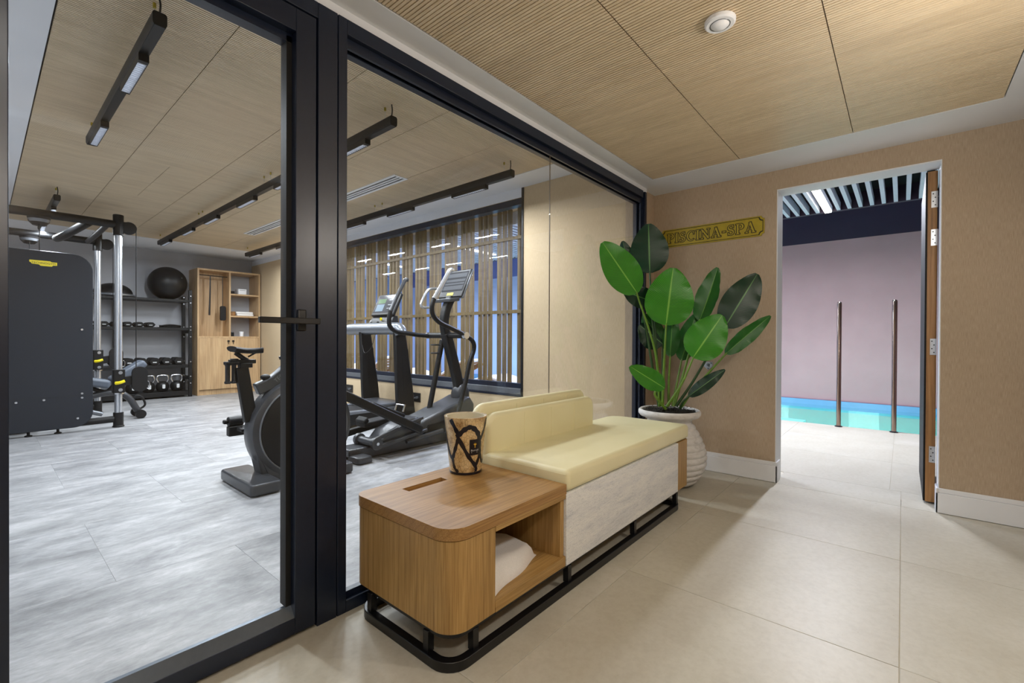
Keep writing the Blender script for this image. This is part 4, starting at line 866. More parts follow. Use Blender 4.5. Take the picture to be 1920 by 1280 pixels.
bo = thing('balance_dome', 'black half dome balance trainer on top of the gym rack', 'balance trainer', (1.42, 9.83, 1.712)); obj('platform', MB().lathe([(0.25, 0), (0.285, 0.012), (0.285, 0.036), (0.26, 0.048), (0.001, 0.048)], (1.42, 9.83, 1.7125), 40), 'machine_grey', bo); obj('dome', MB().dome((1.42, 9.83, 1.758), 0.255, 0.175, 36, 8), 'machine_black', bo)
def dumbbell(label, x, z, s, grp, flat=1.0):
    L = 0.30*s+0.06; t_ = thing('dumbbell', label, 'dumbbell', (x, 9.80, z), 0, grp); r = 0.088*s
    hx = [(r*1.12*cos(pi/3*k), r*flat*sin(pi/3*k)+r*flat*sin(pi/3)) for k in range(6)]
    for a, b in ((9.80-L/2, 9.80-L/2+0.12*s), (9.80+L/2-0.12*s, 9.80+L/2)):
        h_ = obj('head', MB().prism([(x+u, z+v+0.001) for u, v in hx], 'y', a, b), 'rubber_black', t_, 0.016*s, 2)
        if a < 9.8: obj('print', B(x-0.032*s, a-0.0012, z+r*flat*0.60, x+0.032*s, a, z+r*flat*0.80), 'print_light', h_)
    obj('handle', MB().cyl((x, 9.80-L/2+0.1*s, z+r*flat*sin(pi/3)), (x, 9.80+L/2-0.1*s, z+r*flat*sin(pi/3)), 0.017, 12), 'chrome', t_)
names = ['sixth', 'fifth', 'fourth', 'third', 'second', 'rightmost']
for i, x in enumerate((1.43, 1.60, 1.765, 1.935, 2.105, 2.278)):
    dumbbell(f'black hex dumbbell on the lower rack shelf, {names[i]}'+('' if i == 5 else ' from the right'), x, 0.572, 0.82, 'dumbbells on the lower rack shelf')
for i, x in enumerate((1.14, 1.29, 1.44, 1.585, 1.735, 1.885)):
    dumbbell(f'small black dumbbell on the upper rack shelf, {names[i]}'+('' if i == 5 else ' from the right'), x, 1.222, 0.7, 'dumbbells on the upper rack shelf', 0.75)
mt = thing('resistance_band', 'flat black resistance bands lying at the right of the upper rack shelf', 'band', (2.15, 9.74, 1.222)); obj('loop', pillow(rr(1.99, 9.66, 2.33, 9.84, 0.08, 6), 'z', 1.2225, 1.262, 0.018), 'rubber_black', mt); obj('strap', MB().tube([(1.98, 9.65, 1.235), (2.05, 9.645, 1.255), (2.16, 9.65, 1.268), (2.30, 9.655, 1.255)], 0.010, 8, 4), 'machine_black', mt); obj('buckle', B(1.965, 9.64, 1.225, 1.99, 9.66, 1.255), 'screw_metal', mt)
for i, x in enumerate((1.66, 1.872, 2.068, 2.272)):
    t = thing('kettlebell', ['leftmost kettlebell on the bottom rack shelf behind the cable arm', 'second kettlebell from the left on the bottom rack shelf', 'third kettlebell from the left on the bottom rack shelf', 'rightmost kettlebell on the bottom rack shelf'][i], 'kettlebell', (x, 9.78, 0.11), 0, 'kettlebells on the bottom rack shelf')
    obj('bell', MB().lathe([(0.055, 0), (0.075, 0.012), (0.094, 0.06), (0.096, 0.10), (0.078, 0.145), (0.045, 0.172), (0.001, 0.178)], (x, 9.78, 0.1105), 24), 'machine_black', t)
    obj('handle', MB().tube([(x-0.055, 9.78, 0.262), (x-0.078, 9.78, 0.315), (x-0.076, 9.78, 0.365), (x-0.055, 9.78, 0.386), (x, 9.78, 0.390), (x+0.055, 9.78, 0.386), (x+0.076, 9.78, 0.365), (x+0.078, 9.78, 0.315), (x+0.055, 9.78, 0.262)], 0.014, 10, 4), 'chrome', t)
    obj('badge', MB().prism(rr(x-0.02, 0.165, x+0.02, 0.235, 0.012), 'y', 9.681, 9.69), 'print_light', t)

# ------------------------------------------------------------------ cable machine
cm = thing('cable_machine', 'tall black cable machine with two silver posts behind the glass door', 'cable machine', (0.5, 7.6, 0))
PX, PY1, PY2 = 1.055, 6.97, 8.42
pn = obj('shroud_panel', MB().prism(rr(-0.36, 0.055, 0.825, 1.955, (0.16, 0.16, 0.17, 0.17), 9), 'y', 6.885, 6.925), 'machine_panel', cm, 0.006)
obj('shroud_rim', MB().prism(rr(-0.355, 0.06, 0.82, 1.962, (0.16, 0.16, 0.17, 0.17), 9), 'y', 6.927, 6.985), 'machine_grey', cm, 0.006)
obj('panel_seam', B(-0.358, 6.8838, 0.399, 0.823, 6.8856, 0.403), 'black_gap', pn)
for bx, bz in ((0.735, 1.13), (0.735, 0.425), (0.735, 0.378), (0.70, 0.155), (0.44, 0.38), (0.24, 0.372)): obj('bolt', MB().cyl((bx, 6.879, bz), (bx, 6.886, bz), 0.011, 10), 'screw_metal', pn)
# badge with lettering
bx0, bz0, bw = 0.335, 1.795, 0.205
bg = obj('badge', MB().prism([(bx0, bz0+0.055), (bx0, bz0+0.035), (bx0+0.012, bz0+0.028), (bx0+0.018, bz0+0.016), (bx0+0.07, bz0+0.013), (bx0+0.082, bz0), (bx0+0.165, bz0), (bx0+0.175, bz0+0.012), (bx0+bw, bz0+0.014), (bx0+bw, bz0+0.046), (bx0+0.16, bz0+0.047), (bx0+0.155, bz0+0.055)], 'y', 6.880, 6.886), 'yellow_plastic', pn)
tm, wd = text_mb('TECHNOGYM', 0.030, (bx0+0.014, 6.8795, bz0+0.019), (1, 0, 0), (0, 0, 1), 0.0004); 
sq = 0.178/wd; tm, wd = text_mb('TECHNOGYM', 0.030, (bx0+0.014, 6.8795, bz0+0.019), (1, 0, 0), (0, 0, 1), 0.0004, sq)
obj('badge_lettering', tm, 'print_dark', pn)
for i, py in enumerate((PY1, PY2)):
    po = obj('post', MB().lathe([(0.036, 0.0), (0.036, 2.36)], (PX, py, 0.02), 24), 'aluminium', cm)
    for a in (-2.3, -1.45): obj('groove', B(PX+0.0355*cos(a)-0.004, py+0.0355*sin(a)-0.003, 0.16, PX+0.0355*cos(a)+0.004, py+0.0355*sin(a)+0.003, 2.28), 'machine_grey', po)
    obj('foot_socket', MB().lathe([(0.056, 0), (0.056, 0.012), (0.048, 0.02), (0.048, 0.17), (0.001, 0.17)], (PX, py, 0), 24), 'machine_black', cm, 0.002)
    obj('top_socket', MB().lathe([(0.001, 0), (0.050, 0), (0.050, 0.24), (0.001, 0.24)], (PX, py, 2.235), 24), 'machine_black', cm, 0.004)
    obj('base_tube', MB().tube([(-0.3, py, 0.075), (PX-0.04, py, 0.095)], 0.038, 14), 'machine_black', cm)
    obj('top_tube', MB().tube([(-0.5, py, 2.10), (-0.2, py, 2.27), (0.1, py, 2.35), (0.5, py, 2.36), (PX-0.03, py, 2.36)], 0.045, 16, 5), 'machine_black', cm)
    pu = obj('top_pulley', MB().cyl((PX+0.095, py-0.03, 2.335), (PX+0.095, py+0.03, 2.335), 0.072, 24).box(PX+0.04, py-0.028, 2.29, PX+0.10, py+0.028, 2.40), 'machine_black', cm, 0.003)
    dz = MB(); dz.lathe([(0.001, -0.10), (0.05, -0.09), (0.08, -0.055), (0.092, 0.0), (0.001, 0.0)], (0.41, py, 2.32), 24); obj('cable_guide', dz, 'machine_black', cm); obj('guide_window', MB().lathe([(0.07, -0.058), (0.082, -0.03), (0.086, -0.03), (0.074, -0.060)], (0.41, py-0.012, 2.322), 24), 'machine_grey', cm)
    cz = (0.535, 0.735)[i]
    ca = obj('carriage', MB().prism(rr(PX-0.056, py-0.056, PX+0.056, py+0.056, 0.02, 4), 'z', cz-0.135, cz+0.135), 'machine_black', cm, 0.004)
    obj('carriage_collar', MB().lathe([(0.052, 0), (0.052, 0.014)], (PX, py, cz-0.15), 24), 'chrome', ca); obj('knob', MB().tube([(PX-0.03, py-0.058, cz-0.02), (PX+0.0, py-0.085, cz-0.014), (PX+0.045, py-0.09, cz+0.004)], (0.020, 0.016), 10, 3), 'yellow_plastic', ca)
    for q in (-0.1, 0.1): obj('bolt', MB().cyl((PX+0.01, py-0.066, cz+q), (PX+0.01, py-0.05, cz+q), 0.020, 16), 'screw_metal', ca)
    ar = obj('pulley_arm', MB().bar([(PX+0.03, py, cz-0.01), (PX+0.20, py, cz+0.02)], 0.05, 0.10, (0, 1, 0)), 'machine_black', cm, 0.004)
    obj('pulley_cover', MB().prism(rr(PX+0.115, cz-0.135, PX+0.265, cz+0.165, 0.074, 8), 'y', py-0.055, py-0.02), 'rubber_black', ar, 0.004)
    obj('cable', MB().cyl((PX+0.163, py, cz+0.14), (PX+0.163, py, 2.33), 0.0045, 8), 'machine_black', cm)
    cl = obj('carabiner', MB().tube([(PX+0.27+0.018*cos(k*pi/6), py-0.02, cz-0.06+0.045*sin(k*pi/6)) for k in range(12)], 0.006, 8, closed=True), 'chrome', cm)
    obj('inner_cable', MB().cyl((0.41, py-0.06, 1.95), (0.41, py-0.06, 2.30), 0.004, 8), 'machine_black', cm)
for x, arc in ((0.72, 0.08), (0.955, 0.0)):
    obj('cross_tube', MB().tube([(x+arc, PY1, 2.345), (x, PY1+0.3, 2.34-arc*0.6), (x-arc, PY1+0.75, 2.335-arc), (x-arc, PY2-0.25, 2.34-arc*0.5), (x-arc*0.5, PY2, 2.345)], 0.045 if arc else 0.032, 14, 5), 'machine_black', cm)
for x in (0.33, 0.55): obj('foot', MB().lathe([(0.03, 0), (0.03, 0.012), (0.012, 0.02), (0.012, 0.06)], (x, PY1-0.02, 0), 14), 'rubber_black', cm)
obj('weight_stack', B(0.0, 7.2, 0.1, 0.42, 8.15, 1.75), 'machine_black', cm, 0.02)

# adjustable bench behind the machine
wb = thing('weight_bench', 'adjustable training bench with grey pads behind the cable machine', 'weight bench', (0.95, 7.62, 0))
wy = 7.62
obj('seat_pad', MB().obox((0.86, wy, 0.50), (0.20, 0, -0.045), (0, 0.15, 0), (0.012, 0, 0.05)), 'pad_grey', wb, 0.03, 3); obj('back_pad', MB().obox((1.245, wy, 0.605), (0.165, 0, 0.115), (0, 0.14, 0), (-0.026, 0, 0.038)), 'pad_grey', wb, 0.028, 3)
obj('main_frame', MB().tube([(0.45, wy, 0.10), (0.70, wy, 0.24), (0.95, wy, 0.33), (1.12, wy, 0.345), (1.25, wy, 0.27), (1.345, wy, 0.09)], 0.038, 12, 6), 'machine_charcoal', wb); obj('seat_support', MB().tube([(0.84, wy, 0.45), (1.02, wy, 0.36), (1.10, wy, 0.42), (1.16, wy, 0.52)], 0.026, 10, 4), 'machine_black', wb)
obj('rear_foot', MB().cyl((0.47, wy-0.22, 0.05), (0.47, wy+0.22, 0.05), 0.05, 16), 'machine_black', wb); obj('adjust_lever', MB().cyl((0.62, wy-0.12, 0.24), (0.98, wy-0.16, 0.10), 0.028, 14), 'machine_grey', wb)
for dy in (-0.13, 0.13): obj('wheel', MB().cyl((1.355, wy+dy-0.03, 0.056), (1.355, wy+dy+0.03, 0.056), 0.056, 20), 'rubber_black', wb)
obj('axle', MB().cyl((1.355, wy-0.12, 0.056), (1.355, wy+0.12, 0.056), 0.014, 10), 'machine_grey', wb)
obj('handle', MB().tube([(1.28, wy, 0.24), (1.33, wy, 0.285), (1.39, wy, 0.26), (1.425, wy, 0.17), (1.40, wy, 0.125), (1.345, wy, 0.10)], 0.013, 8, 4), 'machine_black', wb)

# ------------------------------------------------------------------ exercise bike (faces the window)
by = 3.50
bk_ = thing('exercise_bike', 'charcoal exercise bike with round wheel housing behind the glass door', 'exercise bike', (1.55, by, 0))
WC = Vector((1.605, by, 0.372))
def disc(r, y0, y1, rim, n=56):
    """flat round housing with softened rims, axis along y"""
    rings = []
    for (y, ins) in ((y0, rim), (y0+rim*0.3, rim*0.3), (y0+rim, 0), (y1-rim, 0), (y1-rim*0.3, rim*0.3), (y1, rim)):
        rings.append([(WC.x+(r-ins)*cos(2*pi*k/n), y, WC.z+(r-ins)*sin(2*pi*k/n)) for k in range(n)])
    return MB().loft(rings)
wh = obj('wheel_housing', disc(0.385, by-0.085, by+0.10, 0.05), 'machine_charcoal', bk_); obj('side_disc', disc(0.322, by-0.093, by-0.082, 0.006), 'machine_black', wh); obj('disc_rim', MB().tube([(WC.x+0.328*cos(2*pi*k/56), by-0.086, WC.z+0.328*sin(2*pi*k/56)) for k in range(56)], 0.006, 8, closed=True), 'machine_grey', wh)
lgt, wd = text_mb('TECHNOGYM', 0.02, (0, 0, 0), (1, 0, 0), (0, 1, 0), 0)
lm = MB(); lm.v = []
for v in lgt.v:
    a = pi-0.36-0.0; r_ = 0.386; yy = by-0.03+v[0]/wd*0.105; th = a-(v[1]/0.02)*0.05; lm.v.append((WC.x+r_*cos(th), yy, WC.z+r_*sin(th)))
lm.f = lgt.f; obj('logo', lm, 'print_light', wh)
obj('body_foot', MB().prism([(1.34, 0.16), (1.30, 0.20), (1.245, 0.30), (1.30, 0.06), (1.42, 0.02), (1.85, 0.02), (1.92, 0.2), (1.7, 0.3)], 'y', by-0.07, by+0.07).prism([(1.24, 0.30), (1.34, 0.05), (1.90, 0.05), (1.95, 0.30)], 'y', by-0.072, by+0.08), 'machine_charcoal', bk_, 0.01)
obj('rear_stabiliser', pillow(rr(1.145, 3.205, 1.345, 3.80, 0.03, 4), 'z', 0.006, 0.085, 0.018), 'machine_charcoal', bk_); obj('front_stabiliser', pillow(rr(1.72, 3.24, 1.90, 3.76, 0.03, 4), 'z', 0.006, 0.085, 0.018), 'machine_charcoal', bk_)
for (x, y) in ((1.20, 3.25), (1.20, 3.75), (1.29, 3.25)): obj('levelling_foot', MB().cyl((x, y, 0), (x, y, 0.012), 0.02, 12), 'rubber_black', bk_)
obj('seat_post', MB().bar([(1.245, by, 0.46), (1.185, by, 0.845)], 0.05, 0.082, (0, 1, 0)), 'machine_black', bk_, 0.006)
obj('seat_rail', MB().bar([(1.11, by, 0.885), (1.275, by, 0.882)], 0.045, 0.028, (0, 1, 0)).box(1.17, by-0.03, 0.84, 1.25, by+0.03, 0.872), 'machine_black', bk_, 0.004)
sd = MB(); rings = []
for i in range(13):
    t = i/12; x = 1.125+0.205*t; w = 0.070*(1-t)**0.9+0.018*t+0.012*sin(pi*t)*0; w = 0.075*(1-min(1, t*1.35))**0.8+0.02 if t < 0.74 else 0.02*(1-(t-0.74)/0.26*0.6); h = 0.966+0.012*(1-t)**2-0.006*sin(pi*t)
    rings.append([(x, by+w*cos(a), h+(0.014 if sin(a) > 0 else 0.026)*sin(a)) for a in [2*pi*k/14 for k in range(14)]])
sdl = obj('saddle', sd.loft(rings), 'rubber_black', bk_, ang=60); obj('saddle_clamp', MB().tube([(1.15, by, 0.945), (1.20, by, 0.905), (1.225, by, 0.89)], 0.016, 8, 3).tube([(1.30, by, 0.955), (1.23, by, 0.915)], 0.006, 8), 'machine_black', sdl)
bh = obj('bottle_holder', B(1.085, by-0.035, 0.862, 1.165, by+0.035, 0.885).box(1.12, by-0.02, 0.885, 1.165, by+0.02, 0.905), 'machine_black', bk_, 0.005)
for dx in (0.0, 0.042): obj('grip_tube', MB().lathe([(0.018, 0), (0.021, 0.01), (0.015, 0.02), (0.015, 0.12), (0.019, 0.13)], (1.098+dx, by-0.01+dx*0.2, 0.735), 14), 'black_steel', bh)
bm2 = obj('main_beam', MB().bar([(1.28, by, 0.68), (1.40, by, 0.735), (1.57, by, 0.885), (1.78, by, 1.06)], 0.07, 0.085, (0, 1, 0), 3), 'machine_charcoal', bk_, 0.01)
tm, wd = text_mb('TECHNOGYM', 0.042, (1.405, by-0.0355, 0.722), (0.17, 0, 0.15), (-0.15, 0, 0.17), 0.0006); obj('beam_lettering', tm, 'machine_grey', bm2)
obj('brake_knob', MB().cyl((1.475, by, 0.86), (1.462, by, 0.90), 0.010, 10).cyl((1.464, by, 0.895), (1.458, by, 0.915), 0.022, 14), 'machine_black', bk_); obj('cover_cap', MB().ball((1.345, by, 0.765), 0.035, 14, 8, 0.022), 'machine_black', bk_)
obj('handlebar_post', MB().bar([(1.70, by, 0.98), (1.66, by, 1.13)], 0.05, 0.06, (0, 1, 0)), 'machine_black', bk_, 0.005)
obj('handlebar', MB().tube([(1.55, by-0.20, 1.085), (1.60, by-0.21, 1.10), (1.68, by-0.16, 1.13), (1.70, by, 1.135), (1.68, by+0.16, 1.13), (1.60, by+0.21, 1.10), (1.55, by+0.20, 1.085)], 0.017, 10, 4), 'machine_black', bk_)
cr = obj('crank', MB().bar([(1.56, by+0.12, 0.37), (1.36, by+0.15, 0.30)], 0.018, 0.04, (0, 1, 0)), 'machine_grey', bk_, 0.003)
obj('pedal', B(1.245, by+0.17, 0.355, 1.325, by+0.27, 0.38).cyl((1.36, by+0.155, 0.305), (1.27, by+0.24, 0.375), 0.02, 10), 'machine_black', cr, 0.006)
obj('rear_hub', MB().cyl((1.205, by+0.33, 0.42), (1.31, by+0.33, 0.42), 0.036, 16).box(1.175, by+0.31, 0.405, 1.205, by+0.35, 0.435).box(1.205, by+0.30, 0.31, 1.32, by+0.36, 0.385), 'machine_black', bk_, 0.008)

# ------------------------------------------------------------------ treadmill
tr_ = thing('treadmill', 'dark treadmill with touch screen console facing the gym window', 'treadmill', (2.75, 5.02, 0))
TY0, TY1 = 4.64, 5.40
obj('deck', B(2.0, TY0+0.06, 0.06, 3.40, TY1-0.06, 0.20), 'machine_black', tr_, 0.02, 3); obj('belt', B(2.02, TY0+0.14, 0.196, 3.22, TY1-0.14, 0.206), 'rubber_black', tr_, 0.003)
for y0 in (TY0+0.05, TY1-0.13): obj('side_rail', B(2.0, y0, 0.185, 3.30, y0+0.08, 0.222), 'machine_grey', tr_, 0.008)
obj('motor_hood', pillow(rr(3.05, TY0+0.06, 3.47, TY1-0.06, 0.04, 4), 'z', 0.06, 0.265, 0.03), 'machine_charcoal', tr_)
for y in (TY0, TY1):
    dy = 0.03
    up = obj('upright', MB().prism([(3.285, 0.05), (3.50, 0.02), (3.545, 0.06), (3.50, 0.45), (3.385, 1.14), (3.235, 1.14)], 'y', y-dy, y+dy), 'machine_black', tr_, 0.012); obj('upright_inlay', MB().prism([(3.36, 0.40), (3.47, 0.40), (3.42, 0.92), (3.33, 0.92)], 'y', y-dy-0.002, y-dy+0.001), 'machine_black', up)
obj('cross_bar', MB().tube([(3.31, TY0-0.05, 1.10), (3.30, TY0-0.02, 1.15), (3.30, TY0+0.10, 1.17), (3.30, 5.6, 1.17), (3.30, 5.75, 1.165)], 0.076, 18, 5), 'machine_grey', tr_)
obj('console_base', MB().loft([[(3.30, 4.80, 1.235), (3.30, 5.32, 1.235), (3.42, 5.32, 1.235), (3.42, 4.80, 1.235)], [(3.36, 4.82, 1.335), (3.36, 5.28, 1.335), (3.42, 5.28, 1.335), (3.42, 4.82, 1.335)]]), 'machine_black', tr_, 0.008)
cx = Vector((3.415, 5.05, 1.475)); un = Vector((0.42, 0, 0.91)).normalized(); nn = Vector((-0.91, 0, 0.42)).normalized()
sc_ = obj('console_screen', MB().obox(cx, (0, 0.245, 0), un*0.155, nn*0.02), 'machine_black', tr_, 0.012)
def on_screen(a, b, lift=0.0212): return cx+Vector((0, a, 0))+un*b+nn*lift
def quad(name, a0, b0, a1, b1, mat, par, fn, lift=0.0212):
    c4 = [fn(a0, b0, lift), fn(a1, b0, lift), fn(a1, b1, lift), fn(a0, b1, lift)]; return obj(name, MB().add(c4, [(0, 1, 2, 3)]), mat, par)
quad('display', -0.222, -0.115, 0.222, 0.135, 'screen_glow', sc_, on_screen)
quad('workout_tile', 0.02, 0.02, 0.185, 0.085, 'screen_glow_green', sc_, on_screen, 0.0218); quad('workout_tile', 0.02, -0.095, 0.185, 0.005, 'screen_glow_blue', sc_, on_screen, 0.0218)
for b in (0.06, -0.01, -0.06): quad('caption', -0.14, b, -0.05, b+0.008, 'machine_grey', sc_, on_screen, 0.0218)
obj('console_badge', MB().cyl((3.318, 5.03, 1.295), (3.308, 5.03, 1.292), 0.020, 14, 0.02), 'yellow_plastic', tr_); obj('stop_button', MB().ball((3.312, 5.26, 1.27), 0.010, 8, 6), 'print_light', tr_); obj('safety_clip', B(3.285, 5.06, 1.215, 3.305, 5.09, 1.262), 'black_steel', tr_)
obj('cord', MB().tube([(3.29, 5.08, 1.2), (3.24, 5.12, 0.95), (3.24, 5.28, 0.86), (3.25, 5.36, 0.96)], 0.004, 6, 5), 'black_steel', tr_); obj('power_cable', MB().tube([(3.575, 4.67, 0.305), (3.53, 4.66, 0.295), (3.40, 4.70, 0.28)], 0.005, 6, 4), 'machine_grey', tr_)
for (x, y) in ((2.1, TY0+0.1), (2.1, TY1-0.1), (3.4, TY0), (3.4, TY1)): obj('foot', MB().cyl((x, y, 0), (x, y, 0.08), 0.03, 12), 'rubber_black', tr_)

# ------------------------------------------------------------------ elliptical trainer
ey, en, ef = 3.62, 3.36, 3.90
el = thing('elliptical_trainer', 'black elliptical trainer with swinging handles in front of the window', 'elliptical trainer', (2.75, ey, 0))
obj('base_beam', B(2.02, 3.525, 0.008, 3.36, 3.74, 0.105), 'machine_charcoal', el, 0.015, 3); obj('rear_cross_foot', pillow(rr(2.02, 3.38, 2.16, 3.86, 0.03, 4), 'z', 0.004, 0.06, 0.016), 'machine_charcoal', el); obj('front_cross_foot', pillow(rr(3.18, 3.30, 3.36, 3.92, 0.03, 4), 'z', 0.004, 0.07, 0.016), 'machine_charcoal', el)
obj('drive_shroud', MB().prism([(2.68, 0.10), (3.42, 0.10), (3.44, 0.36), (3.36, 0.45), (3.22, 0.40), (2.78, 0.275), (2.68, 0.20)], 'y', 3.46, 3.78), 'machine_charcoal', el, 0.03, 3); obj('shroud_side', MB().prism([(2.74, 0.12), (3.40, 0.12), (3.40, 0.28), (2.80, 0.22)], 'y', 3.452, 3.462), 'machine_black', el, 0.004)
obj('column_cowl', MB().ball((3.37, ey, 0.44), 0.10, 20, 12, 0.14), 'machine_charcoal', el)
colp = [(3.385, ey, 0.42), (3.29, ey, 0.74), (3.165, ey, 1.11)]
obj('column', MB().bar(colp, 0.085, 0.10, (0, 1, 0)), 'machine_black', el, 0.015); obj('column_ring', MB().obox((3.355, ey, 0.50), (0.056, 0, 0.014), (0, 0.046, 0), (-0.005, 0, 0.014)), 'orange_ring', el); 
obj('neck', MB().bar([(3.165, ey, 1.08), (3.14, ey, 1.22), (3.17, ey, 1.36), (3.24, ey, 1.49)], 0.075, 0.08, (0, 1, 0), 5), 'machine_black', el, 0.012)
hub = obj('handle_axle', MB().cyl((3.175, 3.34, 1.083), (3.175, 3.92, 1.083), 0.030, 16), 'machine_black', el)
obj('axle_collar', MB().cyl((3.175, 3.90, 1.083), (3.175, 3.935, 1.083), 0.034, 16), 'chrome', hub); obj('axle_collar', MB().cyl((3.175, 3.315, 1.083), (3.175, 3.35, 1.083), 0.036, 16), 'chrome', hub)
def pth(lst, y): return [atY(a, b, y) for a, b in lst]
obj('handle', MB().tube(pth([(862, 762), (872, 720), (880.5, 680), (888.5, 655), (886.5, 640), (872, 628), (846, 615), (824, 604), (812, 590), (810, 574), (813.6, 560)], en), 0.023, 14, 4), 'machine_black', el); obj('handle_grip', MB().tube(pth([(813.6, 560), (829, 533), (842, 509), (846, 505.5), (849, 507.5)], en), 0.021, 14, 4), 'aluminium', el)
obj('handle', MB().tube(pth([(806, 629.5), (785, 628), (765, 625), (745, 622), (732, 613), (729.5, 600), (732, 583)], ef), 0.023, 14, 4), 'machine_black', el); obj('handle_grip', MB().tube(pth([(732, 583), (745, 554), (757, 530), (761, 524), (764.5, 525)], ef), 0.020, 14, 4), 'machine_charcoal', el)
obj('swing_link', MB().tube([(3.185, 3.70, 1.03), atY(804, 772, 3.70)], 0.028, 12), 'machine_black', el); obj('swing_link', MB().tube(pth([(862, 762), (850, 800)], en), 0.023, 12), 'machine_black', el)
obj('fixed_handle', MB().tube(pth([(818, 541), (806, 542), (799, 549), (792, 563), (789.5, 571), (793, 576), (803, 576.5), (812, 575)], 3.74), 0.014, 12, 4), 'aluminium', el)
for z in (0.985, 0.90):
    obj('cup_ring', MB().tube([(3.06+0.045*cos(2*pi*k/18), 3.66+0.045*sin(2*pi*k/18), z) for k in range(18)], 0.007, 8, closed=True), 'machine_black', el)
cx2 = Vector((3.345, 3.665, 1.635)); un2 = Vector((0.44, 0, 0.90)).normalized(); nn2 = Vector((-0.90, 0, 0.44)).normalized()
es = obj('console', MB().obox(cx2, (0, 0.185, 0), un2*0.172, nn2*0.02), 'machine_black', el, 0.010)
def on_es(a, b, lift=0.0212): return cx2+Vector((0, a, 0))+un2*b+nn2*lift
quad('display', -0.165, -0.10, 0.165, 0.145, 'screen_dark', es, on_es)
for b0, b1 in ((-0.08, -0.03), (-0.015, 0.005), (0.02, 0.05), (0.075, 0.125)): quad('data_band', -0.15, b0, 0.15, b1, 'machine_panel', es, on_es, 0.0218)
quad('console_badge', -0.04, -0.150, 0.055, -0.118, 'yellow_plastic', es, on_es, 0.0218); obj('bezel', MB().obox(cx2-nn2*0.004, (0, 0.189, 0), un2*0.176, nn2*0.012), 'machine_grey', es, 0.008)
obj('console_tray', MB().obox((3.20, 3.64, 1.455), (0.07, 0, 0.01), (0, 0.12, 0), (0, 0, 0.02)), 'machine_charcoal', el, 0.01)
# pedals, links and rear roller
obj('pedal_arm', MB().bar(pth([(640, 738), (790, 806)], en), 0.05, 0.075, (0, 1, 0)), 'machine_black', el, 0.012); obj('pedal_arm', MB().bar([atY(640, 815, ef-0.04), atY(700, 797, ef-0.04), atY(760, 790, ef-0.04)], 0.05, 0.06, (0, 1, 0)), 'machine_black', el, 0.01)
fp = pth([(684, 802), (735, 790)], 3.78)
obj('foot_plate', MB().obox((2.42, 3.74, 0.275), (0.17, 0, 0.012), (0, 0.075, 0), (-0.002, 0, 0.022)).obox((2.27, 3.74, 0.30), (0.02, 0, 0.018), (0, 0.075, 0), (-0.01, 0, 0.02)), 'rubber_black', el, 0.01); obj('foot_plate', MB().obox((2.30, 3.42, 0.43), (0.16, 0, -0.07), (0, 0.07, 0), (0.006, 0, 0.016)), 'rubber_black', el, 0.01)
obj('toe_bar', MB().tube([(2.44, 3.36, 0.40), (2.46, 3.36, 0.455), (2.46, 3.48, 0.455), (2.44, 3.48, 0.40)], 0.008, 8), 'chrome', el); obj('toe_bar', MB().tube([(2.57, 3.68, 0.29), (2.59, 3.68, 0.345), (2.59, 3.80, 0.345), (2.57, 3.80, 0.29)], 0.008, 8), 'chrome', el)
rl = obj('rear_roller', MB().cyl((2.215, 3.42, 0.145), (2.215, 3.70, 0.145), 0.036, 18), 'machine_charcoal', el)
for y in (3.425, 3.695): obj('roller_cap', MB().cyl((2.215, y-0.022, 0.145), (2.215, y+0.022, 0.145), 0.054, 20), 'machine_charcoal', rl, 0.006)
obj('roller_pin', MB().cyl((2.215, 3.398, 0.145), (2.215, 3.404, 0.145), 0.014, 10), 'chrome', rl)
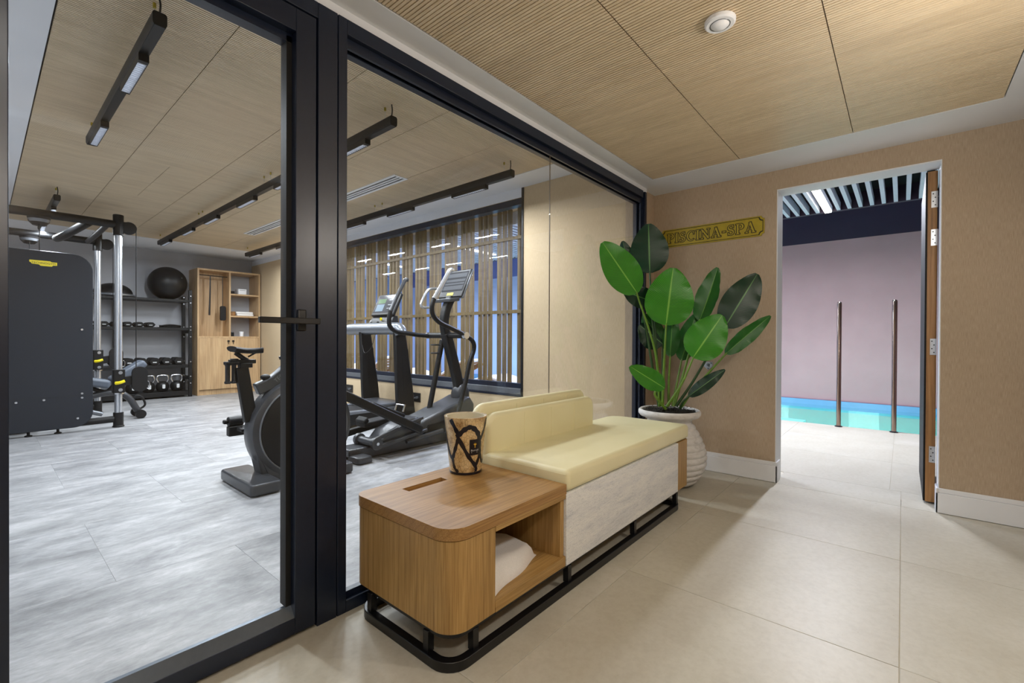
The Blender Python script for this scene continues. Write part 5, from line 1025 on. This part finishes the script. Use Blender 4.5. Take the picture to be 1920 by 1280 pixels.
obj('guide_arm', MB().bar([(2.215, 3.425, 0.107), (2.60, 3.425, 0.155), (2.78, 3.45, 0.18)], 0.03, 0.03, (0, 1, 0)), 'machine_charcoal', el, 0.006); obj('guide_arm', MB().bar([(2.215, 3.425, 0.185), (2.50, 3.43, 0.255), (2.74, 3.46, 0.30)], 0.03, 0.03, (0, 1, 0)), 'machine_charcoal', el, 0.006)
obj('guide_cover', MB().prism([(2.27, 0.13), (2.70, 0.15), (2.74, 0.30), (2.62, 0.31), (2.36, 0.225)], 'y', 3.46, 3.68), 'machine_charcoal', el, 0.02, 3)
obj('slide_tube', MB().tube(pth([(762, 828), (830, 806)], 3.40), 0.018, 12), 'machine_charcoal', el)

# ------------------------------------------------------------------ loungers in the pool hall
def lounger(label, x, y, rz):
    t_ = thing('sun_lounger', label, 'sun lounger', (x, y, 0), rz, 'loungers in the pool hall')
    prof_ = [(-0.95, 0.62), (-0.72, 0.50), (-0.45, 0.36), (-0.1, 0.30), (0.3, 0.36), (0.55, 0.40), (0.95, 0.28)]
    path = smooth_path([(a, 0, b) for a, b in prof_], 4)
    for s_ in (-0.29, 0.29): obj('side_frame', MB().bar([(p.x, s_, p.z) for p in path], 0.03, 0.07, (0, 1, 0)), 'lounger_wood', t_, local=True)
    for k in range(0, len(path)-1, 2):
        p = path[k]; q = path[k+1]; d = (q-p).normalized(); u = Vector((-d.z, 0, d.x))
        obj('slat', MB().obox((p+q)/2+u*0.03, d*0.026, (0, 0.29, 0), u*0.008), 'lounger_wood', t_, local=True)
    obj('cushion', MB().bar([(p.x, 0, p.z+0.065) for p in path], 0.56, 0.05, (0, 1, 0)), 'cushion_white', t_, 0.015, 2, local=True)
    for a in (-0.55, 0.6):
        for s_ in (-0.27, 0.27): obj('leg', MB().tube([(a, s_, 0), (a*0.9, s_, 0.36)], 0.022, 8), 'lounger_wood', t_, local=True)
lounger('wooden lounger behind the timber screen nearest the bench', 5.35, 4.3, radians(100)); lounger('wooden lounger behind the timber screen seen past the elliptical handle', 5.30, 6.5, radians(100)); lounger('wooden lounger behind the timber screen seen between the treadmill uprights', 5.30, 8.7, radians(100))
